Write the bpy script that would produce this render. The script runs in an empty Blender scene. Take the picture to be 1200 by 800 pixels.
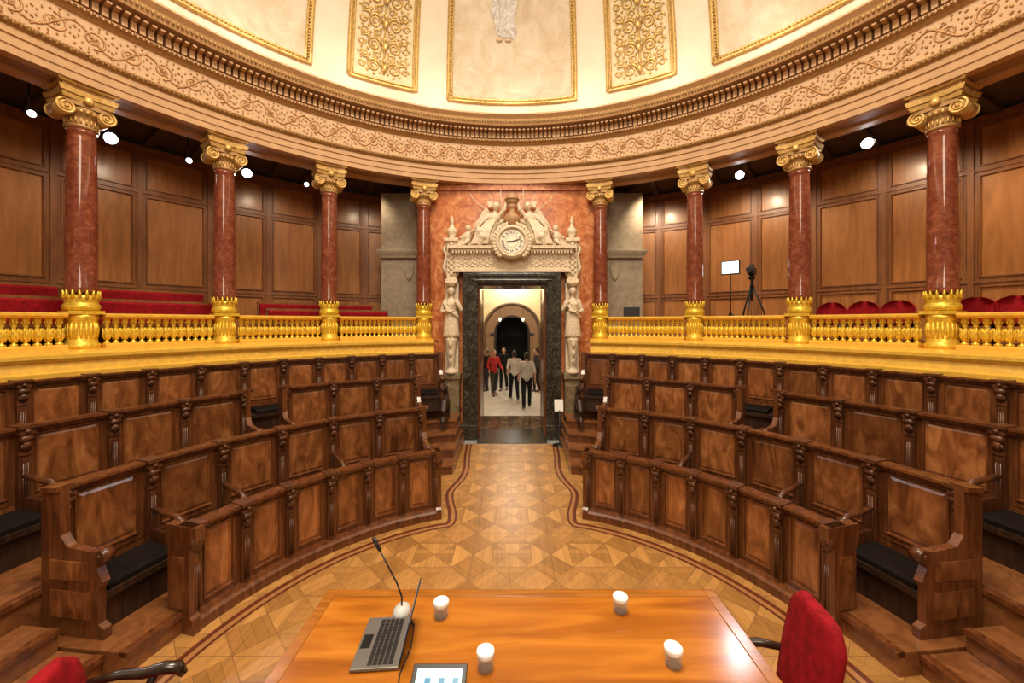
import bpy, math, random
from mathutils import Vector, Matrix
random.seed(4)
CY=2.42
EYE=2.5
F=450.0
pi=math.pi
rad=math.radians
scene=bpy.context.scene
COL=scene.collection
scene.view_settings.view_transform='Standard'

# ------------------------------------------------------------------ materials
def newmat(name):
    m=bpy.data.materials.new(name); m.use_nodes=True
    nt=m.node_tree; b=nt.nodes['Principled BSDF']
    return m,nt,b
def rgba(c): return (c[0],c[1],c[2],1)
def coords(nt,scale=(1,1,1),rot=(0,0,0),rnd=True):
    tc=nt.nodes.new('ShaderNodeTexCoord'); mp=nt.nodes.new('ShaderNodeMapping')
    mp.inputs['Scale'].default_value=scale; mp.inputs['Rotation'].default_value=rot
    if rnd:
        oi=nt.nodes.new('ShaderNodeObjectInfo'); mu=nt.nodes.new('ShaderNodeVectorMath'); mu.operation='ADD'
        ml=nt.nodes.new('ShaderNodeMath'); ml.operation='MULTIPLY'; ml.inputs[1].default_value=17.0
        nt.links.new(oi.outputs['Random'],ml.inputs[0])
        nt.links.new(tc.outputs['Object'],mu.inputs[0]); nt.links.new(ml.outputs[0],mu.inputs[1])
        nt.links.new(mu.outputs[0],mp.inputs['Vector'])
    else:
        nt.links.new(tc.outputs['Object'],mp.inputs['Vector'])
    return mp.outputs['Vector']
def ramp(nt,fac,stops):
    r=nt.nodes.new('ShaderNodeValToRGB')
    e=r.color_ramp.elements
    while len(e)<len(stops): e.new(0.5)
    for el,(p,c) in zip(e,stops): el.position=p; el.color=rgba(c)
    nt.links.new(fac,r.inputs[0]); return r.outputs[0]
def noise(nt,vec,scale,detail=4,dist=0.0,rough=.55):
    n=nt.nodes.new('ShaderNodeTexNoise'); n.inputs['Scale'].default_value=scale
    n.inputs['Detail'].default_value=detail; n.inputs['Distortion'].default_value=dist
    n.inputs['Roughness'].default_value=rough
    nt.links.new(vec,n.inputs['Vector']); return n.outputs['Fac']
def bump(nt,b,h,strength=.2,dist=.01):
    bp=nt.nodes.new('ShaderNodeBump'); bp.inputs['Strength'].default_value=strength
    bp.inputs['Distance'].default_value=dist
    nt.links.new(h,bp.inputs['Height']); nt.links.new(bp.outputs[0],b.inputs['Normal'])
def wood(name,c0,c1,c2,scale=(14,14,1.6),rough=.3,coat=.3,rot=(0,0,0),dist=1.2,rnd=True,vary=0):
    m,nt,b=newmat(name); v=coords(nt,scale,rot,rnd)
    n=noise(nt,v,1.0,5,dist)
    col=ramp(nt,n,[(.25,c0),(.5,c1),(.75,c2)])
    if vary:
        oi=nt.nodes.new('ShaderNodeObjectInfo'); mr=nt.nodes.new('ShaderNodeMapRange')
        mr.inputs['To Min'].default_value=1-vary; mr.inputs['To Max'].default_value=1+vary
        nt.links.new(oi.outputs['Random'],mr.inputs['Value'])
        hs=nt.nodes.new('ShaderNodeHueSaturation'); nt.links.new(col,hs.inputs['Color']); nt.links.new(mr.outputs[0],hs.inputs['Value']); col=hs.outputs[0]
    nt.links.new(col,b.inputs['Base Color']); b.inputs['Roughness'].default_value=rough
    b.inputs['Coat Weight'].default_value=coat; b.inputs['Coat Roughness'].default_value=.15
    bump(nt,b,n,.06,.004); return m
def marble(name,c0,c1,c2,scale=4,rough=.2,dist=2.0):
    m,nt,b=newmat(name); v=coords(nt)
    n=noise(nt,v,scale,8,dist,.65)
    col=ramp(nt,n,[(.3,c0),(.5,c1),(.68,c2)])
    nt.links.new(col,b.inputs['Base Color']); b.inputs['Roughness'].default_value=rough
    return m
def plain(name,c,rough=.5,metal=0.0,emis=0,coat=0,var=.08,scale=12,bmp=0.0,spec=.5):
    m,nt,b=newmat(name); v=coords(nt)
    n=noise(nt,v,scale,4)
    lo=tuple(max(0,x*(1-var)) for x in c); hi=tuple(min(1,x*(1+var)) for x in c)
    col=ramp(nt,n,[(.3,lo),(.7,hi)])
    nt.links.new(col,b.inputs['Base Color']); b.inputs['Roughness'].default_value=rough
    b.inputs['Metallic'].default_value=metal; b.inputs['Coat Weight'].default_value=coat
    b.inputs['Specular IOR Level'].default_value=spec
    if emis:
        b.inputs['Emission Color'].default_value=rgba(c); b.inputs['Emission Strength'].default_value=emis
    if bmp: bump(nt,b,n,bmp,.01)
    return m
W_FRAME=wood('walnut_frame',(.060,.018,.006),(.130,.041,.013),(.215,.073,.024),scale=(18,18,2.2),rough=.24,coat=.4,dist=.8)
W_FIELD=wood('walnut_burl',(.085,.026,.008),(.235,.080,.024),(.44,.175,.058),scale=(6,6,2.2),rough=.22,dist=1.7,coat=.4,vary=.28)
W_DARK=wood('dark_oak',(.012,.005,.003),(.03,.012,.006),(.06,.025,.011),rough=.45,coat=0)
W_POST=wood('walnut_carving',(.040,.013,.005),(.090,.029,.010),(.155,.052,.018),scale=(20,20,3),rough=.32,coat=.15,dist=.6)
W_FLOORSTEP=wood('step_wood',(.12,.042,.014),(.21,.078,.026),(.30,.115,.04),scale=(8,8,8),rough=.3)
W_WALL=wood('mahogany_field',(.25,.092,.023),(.35,.137,.036),(.46,.19,.056),scale=(9,9,1.0),rough=.35,coat=.15)
W_WALLF=wood('mahogany_frame',(.14,.048,.013),(.22,.078,.021),(.29,.11,.034),scale=(11,11,1.2),rough=.4,coat=.1)
W_TABLE=wood('table_veneer',(.24,.066,.006),(.40,.130,.012),(.58,.22,.025),scale=(.9,7,7),rough=.18,coat=.15,dist=1.0,rnd=False)
W_TABLEB=wood('table_band',(.2,.065,.006),(.34,.12,.014),(.43,.165,.025),scale=(2,20,20),rough=.2,coat=.15)
W_CHAIR=wood('chair_wood',(.008,.004,.003),(.02,.009,.005),(.04,.018,.01),rough=.25)
MARB_COL=marble('column_marble',(.115,.026,.013),(.20,.050,.024),(.31,.10,.052),11,.08,1.0)
MARB_RED=marble('wall_red_marble',(.28,.070,.020),(.52,.16,.05),(.70,.35,.15),3.0,.25,2.5)
MARB_BLK=marble('frame_dark_marble',(.010,.009,.007),(.034,.030,.022),(.12,.10,.07),7,.2)
MARB_GRN=marble('plinth_marble',(.10,.07,.035),(.22,.16,.09),(.36,.28,.17),6,.3)
STONE_W=plain('carved_stone',(.70,.58,.42),.6,var=.22,bmp=.3,scale=25)
STONE_G=plain('grey_stone',(.30,.24,.17),.75,var=.2,bmp=.25,scale=9)
GOLD=plain('gilding',(.88,.56,.06),.32,metal=.4,var=.28,scale=30,bmp=.25)
GOLDL=plain('gilded_ledge',(.82,.49,.07),.32,metal=.15,var=.15,scale=14,bmp=.05)
GOLDP=plain('gilded_paint',(.66,.43,.14),.40,metal=.35,var=.25,scale=25,bmp=.15)
GOLDD=plain('aged_gold',(.36,.20,.07),.45,metal=.2,var=.3,scale=30,bmp=.3)
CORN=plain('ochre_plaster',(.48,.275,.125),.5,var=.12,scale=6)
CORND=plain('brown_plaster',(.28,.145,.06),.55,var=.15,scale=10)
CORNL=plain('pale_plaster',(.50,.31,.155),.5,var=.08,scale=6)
CREAM=plain('cream_plaster',(.66,.56,.44),.6,var=.05,scale=3)
MURAL=marble('mural_paint',(.42,.33,.22),(.52,.43,.31),(.60,.53,.42),2.5,.6,1.0)
GOLDBG=plain('ornament_ground',(.60,.49,.31),.5,var=.12)
REDV=plain('red_velvet',(.25,.004,.009),.85,var=.35,scale=20,spec=.2)
LEATH=plain('black_upholstery',(.010,.007,.006),.8,var=.3,spec=.08)
BLACK=plain('black_plastic',(.012,.012,.013),.4)
BLACKG=plain('black_metal',(.02,.02,.022),.3,metal=.5)
SILVER=plain('grey_metal',(.22,.21,.20),.35,metal=.6,var=.04)
WHITEP=plain('white_paper',(.92,.91,.88),.6,var=.03)
LIGHTM=plain('lamp_lens',(.95,.97,1.0),.3,emis=14)
LIGHTS=plain('lamp_lens_small',(.95,.97,1.0),.3,emis=3)
WARML=plain('warm_lamp',(1.0,.8,.5),.3,emis=3)
CEILD=plain('gallery_ceiling_paint',(.050,.028,.016),.7)
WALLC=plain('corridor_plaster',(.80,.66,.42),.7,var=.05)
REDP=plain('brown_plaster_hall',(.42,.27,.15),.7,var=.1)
INL1=plain('inlay_dark',(.12,.026,.010),.35,var=.2)
INL2=plain('inlay_light',(.36,.16,.055),.35,var=.1)
CLOCKF=plain('clock_enamel',(.86,.80,.64),.4,var=.03)
SCREEN=plain('lit_screen',(.35,.72,.80),.2,emis=.7,var=.03)
SCREENW=plain('lit_screen_white',(.9,.95,.95),.2,emis=.6,var=.02)
SCREENB=plain('screen_blue',(.06,.22,.38),.2,emis=.4)
def glassmat(name,c,al):
    m,nt,b=newmat(name); b.inputs['Alpha'].default_value=al
    b.inputs['Roughness'].default_value=.05; b.inputs['Base Color'].default_value=rgba(c)
    v=coords(nt); n=noise(nt,v,8,2); bump(nt,b,n,.03,.002)
    return m
GLASS=glassmat('clear_glass',(.95,.92,.85),.15)
WATER=glassmat('water',(.95,.85,.65),.08)
def parquet(name,c,ang,k):
    m,nt,b=newmat(name); v=coords(nt,(1,1,1),(0,0,ang),False)
    sp=nt.nodes.new('ShaderNodeSeparateXYZ'); nt.links.new(v,sp.inputs[0])
    d=nt.nodes.new('ShaderNodeMath'); d.operation='DIVIDE'; d.inputs[1].default_value=.08
    nt.links.new(sp.outputs[0],d.inputs[0])
    fl=nt.nodes.new('ShaderNodeMath'); fl.operation='FLOOR'; nt.links.new(d.outputs[0],fl.inputs[0])
    fr=nt.nodes.new('ShaderNodeMath'); fr.operation='FRACT'; nt.links.new(d.outputs[0],fr.inputs[0])
    wn=nt.nodes.new('ShaderNodeTexWhiteNoise'); wn.noise_dimensions='1D'; nt.links.new(fl.outputs[0],wn.inputs['W'])
    v2=coords(nt,(22,2.2,1),(0,0,ang),False)
    n=noise(nt,v2,1.0,5,.8)
    ad=nt.nodes.new('ShaderNodeMath'); ad.operation='MULTIPLY_ADD'; ad.inputs[1].default_value=.30
    nt.links.new(wn.outputs['Value'],ad.inputs[0]); 
    hm=nt.nodes.new('ShaderNodeMath'); hm.operation='MULTIPLY'; hm.inputs[1].default_value=.7
    nt.links.new(n,hm.inputs[0]); nt.links.new(hm.outputs[0],ad.inputs[2])
    col=ramp(nt,ad.outputs[0],[(.1,tuple(x*.6 for x in c)),(.48,c),(.85,tuple(min(1,x*1.35) for x in c))])
    gt=nt.nodes.new('ShaderNodeMath'); gt.operation='LESS_THAN'; gt.inputs[1].default_value=.04
    nt.links.new(fr.outputs[0],gt.inputs[0])
    mx=nt.nodes.new('ShaderNodeMix'); mx.data_type='RGBA'
    nt.links.new(gt.outputs[0],mx.inputs[0]); nt.links.new(col,mx.inputs[6]); mx.inputs[7].default_value=rgba(tuple(x*.5 for x in c))
    nt.links.new(mx.outputs[2],b.inputs['Base Color'])
    b.inputs['Roughness'].default_value=.34; b.inputs['Specular IOR Level'].default_value=.4
    return m
PQ=[parquet('parquet_a',(.46,.235,.068),0,0),parquet('parquet_b',(.37,.180,.050),pi/2,1),
    parquet('parquet_c',(.42,.208,.060),pi/4,2),parquet('parquet_d',(.33,.155,.042),-pi/4,3),plain('parquet_joint',(.19,.085,.026),.5)]

# ------------------------------------------------------------------ mesh builder
class M:
    def __init__(s): s.v=[];s.f=[];s.mi=[];s.sm=[]
    def face(s,idx,m=0,sm=False): s.f.append(tuple(idx)); s.mi.append(m); s.sm.append(sm)
    def box(s,x0,x1,y0,y1,z0,z1,m=0):
        o=len(s.v)
        s.v+= [(x0,y0,z0),(x1,y0,z0),(x1,y1,z0),(x0,y1,z0),(x0,y0,z1),(x1,y0,z1),(x1,y1,z1),(x0,y1,z1)]
        for q in ((0,3,2,1),(4,5,6,7),(0,1,5,4),(1,2,6,5),(2,3,7,6),(3,0,4,7)): s.face([o+i for i in q],m)
        return s
    def grid(s,rows,m=0,sm=True,closeu=False,closev=False):
        o=len(s.v); nr=len(rows); nc=len(rows[0])
        for r in rows: s.v+= [tuple(p) for p in r]
        for i in range(nr if closeu else nr-1):
            for j in range(nc if closev else nc-1):
                a=o+i*nc+j; b=o+i*nc+(j+1)%nc; i2=(i+1)%nr
                s.face((a,b,o+i2*nc+(j+1)%nc,o+i2*nc+j),m,sm)
        return s
    def lathe(s,prof,seg=24,c=(0,0,0),m=0,sm=True,a0=0,sx=1,sy=1,caps=True):
        rows=[[(c[0]+sx*r*math.cos(a0+2*pi*k/seg),c[1]+sy*r*math.sin(a0+2*pi*k/seg),c[2]+z) for k in range(seg)] for r,z in prof]
        o=len(s.v); s.grid(rows,m,sm,closev=True)
        if caps and prof[0][0]>1e-4: s.face([o+k for k in range(seg)][::-1],m)
        if caps and prof[-1][0]>1e-4: s.face([o+(len(prof)-1)*seg+k for k in range(seg)],m)
        return s
    def sphere(s,c,r,seg=12,rings=8,m=0):
        if not isinstance(r,tuple): r=(r,r,r)
        rows=[]
        for i in range(rings+1):
            a=-pi/2+pi*i/rings; rr=max(math.cos(a),1e-3)
            rows.append([(c[0]+r[0]*rr*math.cos(2*pi*k/seg),c[1]+r[1]*rr*math.sin(2*pi*k/seg),c[2]+r[2]*math.sin(a)) for k in range(seg)])
        return s.grid(rows,m,True,closev=True)
    def tube(s,pts,rr,sides=8,m=0,sm=True,flat=1.0):
        pts=[Vector(p) for p in pts]; n=len(pts)
        if not isinstance(rr,(list,tuple)): rr=[rr]*n
        rows=[]; prev=None
        for i,p in enumerate(pts):
            t=(pts[min(i+1,n-1)]-pts[max(i-1,0)])
            if t.length<1e-9: t=Vector((0,0,1))
            t.normalize()
            ref=prev if prev is not None else (Vector((0,0,1)) if abs(t.z)<.9 else Vector((0,1,0)))
            u=ref-t*ref.dot(t)
            if u.length<1e-5: u=t.orthogonal()
            u.normalize(); w=t.cross(u); prev=u
            rows.append([p+(u*math.cos(2*pi*k/sides)+w*math.sin(2*pi*k/sides)*flat)*rr[i] for k in range(sides)])
        o=len(s.v); s.grid(rows,m,sm,closev=True)
        s.face([o+k for k in range(sides)][::-1],m); s.face([o+(n-1)*sides+k for k in range(sides)],m)
        return s
    def cap(s,p0,p1,r0,r1,m=0,seg=12):
        s.tube([p0,p1],[r0,r1],seg,m); s.sphere(p0,r0,seg,8,m); s.sphere(p1,r1,seg,8,m); return s
    def prism(s,poly,fn0,fn1,m=0):
        o=len(s.v); n=len(poly)
        s.v+=[tuple(fn0(*p)) for p in poly]+[tuple(fn1(*p)) for p in poly]
        s.face([o+i for i in range(n)][::-1],m); s.face([o+n+i for i in range(n)],m)
        for i in range(n):
            j=(i+1)%n; s.face((o+i,o+j,o+n+j,o+n+i),m)
        return s
    def arcprof(s,prof,t0,t1,n,m=0,closed=True,sm=False,mats=None):
        """prof (r,z) swept about hall centre; t degrees, 0 = towards door, + = right"""
        k=len(prof); o=len(s.v)
        for i in range(n+1):
            t=rad(t0+(t1-t0)*i/n)
            for r,z in prof: s.v.append((r*math.sin(t),CY+r*math.cos(t),z))
        for i in range(n):
            for j in range(k if closed else k-1):
                j2=(j+1)%k
                s.face((o+i*k+j,o+(i+1)*k+j,o+(i+1)*k+j2,o+i*k+j2),mats[j] if mats else m,sm)
        if closed:
            s.face([o+j for j in range(k)],m); s.face([o+n*k+j for j in range(k)][::-1],m)
        return s
    def arc(s,r0,r1,t0,t1,z0,z1,n=None,m=0):
        if n is None: n=max(1,int(abs(t1-t0)/3))
        return s.arcprof([(r0,z0),(r1,z0),(r1,z1),(r0,z1)],t0,t1,n,m)
    def relief(s,w,h,rings,t,m=0,back=True,x0=0,z0=0,y0=0):
        o=len(s.v)
        for ins,y,mm in rings:
            s.v+=[(x0-w/2+ins,y0+y,z0+ins),(x0+w/2-ins,y0+y,z0+ins),(x0+w/2-ins,y0+y,z0+h-ins),(x0-w/2+ins,y0+y,z0+h-ins)]
        for i in range(len(rings)-1):
            for k in range(4):
                a=o+4*i+k;b=o+4*i+(k+1)%4
                s.face((a,b,b+4,a+4),rings[i+1][2])
        l=o+4*(len(rings)-1); s.face((l,l+1,l+2,l+3),rings[-1][2])
        if back:
            q=len(s.v); s.v+=[(x0-w/2,y0+t,z0),(x0+w/2,y0+t,z0),(x0+w/2,y0+t,z0+h),(x0-w/2,y0+t,z0+h)]
            s.face((q+3,q+2,q+1,q),m)
            for k in range(4): s.face((o+k,q+k,q+(k+1)%4,o+(k+1)%4),m)
        return s
    def add(s,o,mat=None,moff=0):
        k=len(s.v)
        s.v+=[tuple(mat@Vector(p)) if mat else p for p in o.v]
        s.f+=[tuple(i+k for i in f) for f in o.f]; s.mi+=[i+moff for i in o.mi]; s.sm+=o.sm
        return s
    def mesh(s,name,mats,fix=True):
        me=bpy.data.meshes.new(name); me.from_pydata(s.v,[],s.f)
        for m in mats: me.materials.append(m)
        for p,a,b in zip(me.polygons,s.mi,s.sm): p.material_index=a; p.use_smooth=b
        if fix:
            import bmesh
            bm=bmesh.new(); bm.from_mesh(me); bmesh.ops.recalc_face_normals(bm,faces=bm.faces); bm.to_mesh(me); bm.free()
        me.update(); return me
    def obj(s,name,mats,parent=None,loc=(0,0,0),rot=(0,0,0),bevel=0,fix=True):
        if not isinstance(mats,(list,tuple)): mats=[mats]
        return place(name,s.mesh(name,mats,fix),parent,loc,rot,bevel)
def place(name,me,parent=None,loc=(0,0,0),rot=(0,0,0),bevel=0):
    ob=bpy.data.objects.new(name,me); COL.objects.link(ob)
    ob.location=loc; ob.rotation_euler=rot
    if parent is not None: ob.parent=parent
    if bevel:
        b=ob.modifiers.new('bevel','BEVEL'); b.width=bevel; b.segments=2; b.limit_method='ANGLE'
    return ob
def root(name,label,cat,loc=(0,0,0),rotz=0,group=None):
    e=bpy.data.objects.new(name,None); COL.objects.link(e); e.location=loc; e.rotation_euler=(0,0,rotz)
    e.empty_display_size=.1
    tag(e,label,cat,group); return e
def tag(o,label,cat,group=None):
    o['label']=label; o['category']=cat
    if group: o['group']=group
    return o
def struct(o,label=None):
    o['kind']='structure'
    if label: o['label']=label
    return o
def pol(r,t,z=0): 
    a=rad(t); return (r*math.sin(a),CY+r*math.cos(a),z)
def px_theta(x,R):
    s=(x-601)/F
    a=1+s*s; D=(2*CY+math.sqrt(4*CY*CY-4*a*(CY*CY-R*R)))/(2*a)
    return math.degrees(math.atan2(s*D,D-CY))
def fuse(m,voxel,mats,name,smooth=3):
    me=m.mesh(name+'_src',mats); ob=bpy.data.objects.new(name+'_src',me); COL.objects.link(ob)
    r=ob.modifiers.new('r','REMESH'); r.mode='VOXEL'; r.voxel_size=voxel; r.use_smooth_shade=True
    if smooth:
        sm=ob.modifiers.new('s','SMOOTH'); sm.iterations=smooth; sm.factor=.5
    dg=bpy.context.evaluated_depsgraph_get()
    out=bpy.data.meshes.new_from_object(ob.evaluated_get(dg)); out.name=name
    bpy.data.objects.remove(ob)
    if not out.materials:
        for k in mats: out.materials.append(k)
    return out

# ------------------------------------------------------------------ floor
fl=M(); cs=.84
x0,y0=-8.5*cs,-3.0
nx,ny=17,13
def tri(a,b,c,m,g=.0025):
    o=len(fl.v); fl.v+=[(p[0],p[1],0) for p in (a,b,c)]
    A,B,C=[Vector(p) for p in (a,b,c)]
    la,lb,lc=(B-C).length,(C-A).length,(A-B).length
    I=(A*la+B*lb+C*lc)/(la+lb+lc); area=abs((B-A).cross(C-A))/2; r=2*area/(la+lb+lc); k=1-g/r
    fl.v+=[(I[0]+(p[0]-I[0])*k,I[1]+(p[1]-I[1])*k,0) for p in (A,B,C)]
    fl.face((o+3,o+4,o+5),m)
    for i in range(3): fl.face((o+i,o+(i+1)%3,o+3+(i+1)%3,o+3+i),4)
for i in range(nx):
    for j in range(ny):
        a=x0+i*cs; b=y0+j*cs; c=(a+cs/2,b+cs/2); h=cs/2; q=cs/4
        P=[(a,b),(a+cs,b),(a+cs,b+cs),(a,b+cs)]
        Q=[(a+h,b),(a+cs,b+h),(a+h,b+cs),(a,b+h)]
        I=[(a+q,b+q),(a+cs-q,b+q),(a+cs-q,b+cs-q),(a+q,b+cs-q)]
        for k in range(4):
            k1=(k+1)%4; k3=(k+3)%4
            tri(c,I[k],I[k1],k%2)
            tri(Q[k],I[k],I[k1],1-k%2)
            tri(P[k],Q[k],I[k],2+(k%2)); tri(P[k],I[k],Q[k3],3-(k%2))
struct(fl.obj('floor',PQ,fix=False),'geometric oak parquet floor with star pattern')

def strip(pts,off,w,z,m,M_,sd):
    rows=[]
    P=[Vector((p[0],p[1],0)) for p in pts]
    for i,p in enumerate(P):
        t=P[min(i+1,len(P)-1)]-P[max(i-1,0)]; t.normalize(); n=Vector((-t.y,t.x,0))
        if n.x*sd>0 and i>6 or (i<=6 and (Vector((0,CY,0))-p).dot(n)<0): n=-n
        rows.append([(p+n*(off-w/2))+Vector((0,0,z)),(p+n*(off+w/2))+Vector((0,0,z))])
    M_.grid(rows,m,False)
def catmull(P,k=6):
    out=[]
    for i in range(len(P)-1):
        p0=P[max(i-1,0)];p1=P[i];p2=P[i+1];p3=P[min(i+2,len(P)-1)]
        for j in range(k):
            t=j/k
            out.append(tuple(.5*((2*p1[q])+(-p0[q]+p2[q])*t+(2*p0[q]-5*p1[q]+4*p2[q]-p3[q])*t*t+(-p0[q]+3*p1[q]-3*p2[q]+p3[q])*t**3) for q in (0,1)))
    out.append(P[-1]); return out
ntrim=0
for sd in (-1,1):
    mm=M()
    base=[(sd*pol(2.50,t)[0],pol(2.50,t)[1]) for t in [86-2.5*i for i in range(27)]]
    tail=[(sd*x,y) for x,y in [(.80,4.80),(.82,5.05),(.90,5.35),(.95,5.65),(.90,5.92),(.83,6.25),(.83,6.7),(.88,7.2),(.92,7.9)]]
    path=base[:-1]+catmull([base[-1]]+tail,5)
    strip(path,0,.045,.003,0,mm,sd); strip(path,.045,.045,.003,1,mm,sd); strip(path,.08,.025,.003,0,mm,sd)
    ntrim+=1; struct(mm.obj('trim_%d'%ntrim,[INL1,INL2],fix=False),'dark wood inlay border in the parquet')

# ------------------------------------------------------------------ platforms
def tread_nosing(M_,r,t0,t1,z):
    M_.arcprof([(r-.02,z-.035),(r+.05,z-.035),(r+.05,z+.004),(r-.02,z+.004)],t0,t1,20,1)
for sd,nm in ((-1,'a'),(1,'b')):
    for (r0,r1,t0,t1,z) in ((2.74,3.58,22,84,.17),(3.58,4.58,20,104,.5),(4.58,5.71,20,104,.83)):
        mm=M(); mm.arc(r0,r1,sd*t0,sd*t1,0.0,z,24,0); tread_nosing(mm,r0,sd*t0,sd*t1,z)
        o=mm.obj('seating_platform',[W_FLOORSTEP,W_FRAME]); tag(o,'curved stepped wooden platform carrying a row of council benches','platform','tiered platforms')
    for (r0,r1,t0,t1,z) in ((2.92,3.57,84.2,104,.15),(3.27,3.57,84.2,104,.31)):
        mm=M(); mm.arc(r0,r1,sd*t0,sd*t1,0 if z<.2 else .155,z,10,0); tread_nosing(mm,r0,sd*t0,sd*t1,z)
        tag(mm.obj('wooden_step',[W_FLOORSTEP,W_FRAME]),'curved varnished wooden step at the end of the benches','step','end steps')
    st=root('staircase','short wooden stairs climbing beside the marble doorway','stairs',(sd*1.35,7.0,0),group='stairs beside the doorway')
    for k in range(4):
        yf=6.15+.34*k; z=.16*(k+1)
        mm=M(); xi=.98+.03*k
        pts=[]
        n=10
        xo=(yf-CY)*math.tan(rad(19.8)) ; 
        for i in range(n+1):
            a=pi/2*i/n; 
            pts.append((xi+(xo-xi)*math.sin(a)**1.0,yf+.30*(math.cos(a))-.12))
        pts+=[((7.72-CY)*math.tan(rad(19.8)),7.72),(xi,7.95)]
        P=[(sd*p[0]-sd*1.35,p[1]-7.0) for p in pts]
        mm.prism(P,lambda x,y:(x,y,z-.16),lambda x,y:(x,y,z-.03),0)
        P2=[(p[0]-(sd*.015 if i<=n else 0),p[1]-(.02 if i<=n else 0)) for i,p in enumerate(P)]
        mm.prism(P2,lambda x,y:(x,y,z-.03),lambda x,y:(x,y,z),1)
        mm.obj('tread',[W_FRAME,W_FLOORSTEP],st)

# ------------------------------------------------------------------ benches
def mk_panel(w,h):
    m=M(); m.relief(w,h,[(0,0,0),(.045,0,0),(.052,-.010,0),(.062,-.010,0),(.070,.012,0),(.078,.012,1),(.10,.002,1)],.045)
    return m.mesh('back_panel',[W_FRAME,W_FIELD])
def mk_post(h,w=.075):
    m=M()
    m.box(-w/2,w/2,-.045,.06,0,h-.10)
    m.box(-w/2-.010,w/2+.010,-.058,.065,0,.09)
    m.box(-w/2+.016,w/2-.016,-.055,-.04,.13,h-.30)
    for i in (-1,0,1): m.tube([(i*.015,-.057,.16),(i*.015,-.057,h-.34)],.0055,6)
    m.box(-w/2-.006,w/2+.006,-.055,.06,h-.27,h-.245)
    m.tube([(-w/2-.002,-.06,h-.12),(w/2+.002,-.06,h-.12)],.032,12)
    m.tube([(-w/2-.007,-.06,h-.12),(w/2+.007,-.06,h-.12)],.014,10)
    m.tube([(0,-.05,h-.24),(0,-.062,h-.2),(0,-.07,h-.15)],[.010,.020,.026],8)
    for q in (-1,1): m.sphere((q*.022,-.06,h-.19),(.015,.016,.026),6,5)
    m.box(-w/2-.016,w/2+.016,-.082,.07,h-.085,h-.055)
    m.box(-w/2-.006,w/2+.006,-.07,.065,h-.055,h-.03)
    m.box(-w/2-.022,w/2+.022,-.092,.078,h-.03,h)
    m.sphere((0,-.088,h-.055),(.020,.016,.018),8,6)
    return m.mesh('post',[W_POST])
def mk_arm(zs,depth=.44):
    m=M()
    m.tube([(0,-.04,zs+.22),(0,-depth*.5,zs+.20),(0,-depth*.85,zs+.19),(0,-depth,zs+.15),(0,-depth-.01,zs+.10)],[.024,.025,.028,.028,.018],8,flat=1.0)
    m.tube([(-.030,-depth+.01,zs+.15),(.030,-depth+.01,zs+.15)],.036,12)
    m.tube([(0,-depth+.04,zs+.15),(0,-depth+.02,zs+.06),(0,-depth+.06,zs-.02),(0,-depth+.05,zs-.1)],[.026,.020,.028,.034],8)
    m.box(-.018,.018,-depth+.07,-.04,zs-.08,zs+.03)
    return m.mesh('armrest',[W_POST])
def end_poly(M_,R,poly,t,th,sd,zoff,m=0):
    a0=t-math.degrees(th/2/R); a1=t+math.degrees(th/2/R)
    M_.prism(poly,lambda r,z:pol(r,sd*a0,z),lambda r,z:pol(r,sd*a1,z),m)
def local(mesh_m,base):
    return tuple(-c for c in base)
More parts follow.
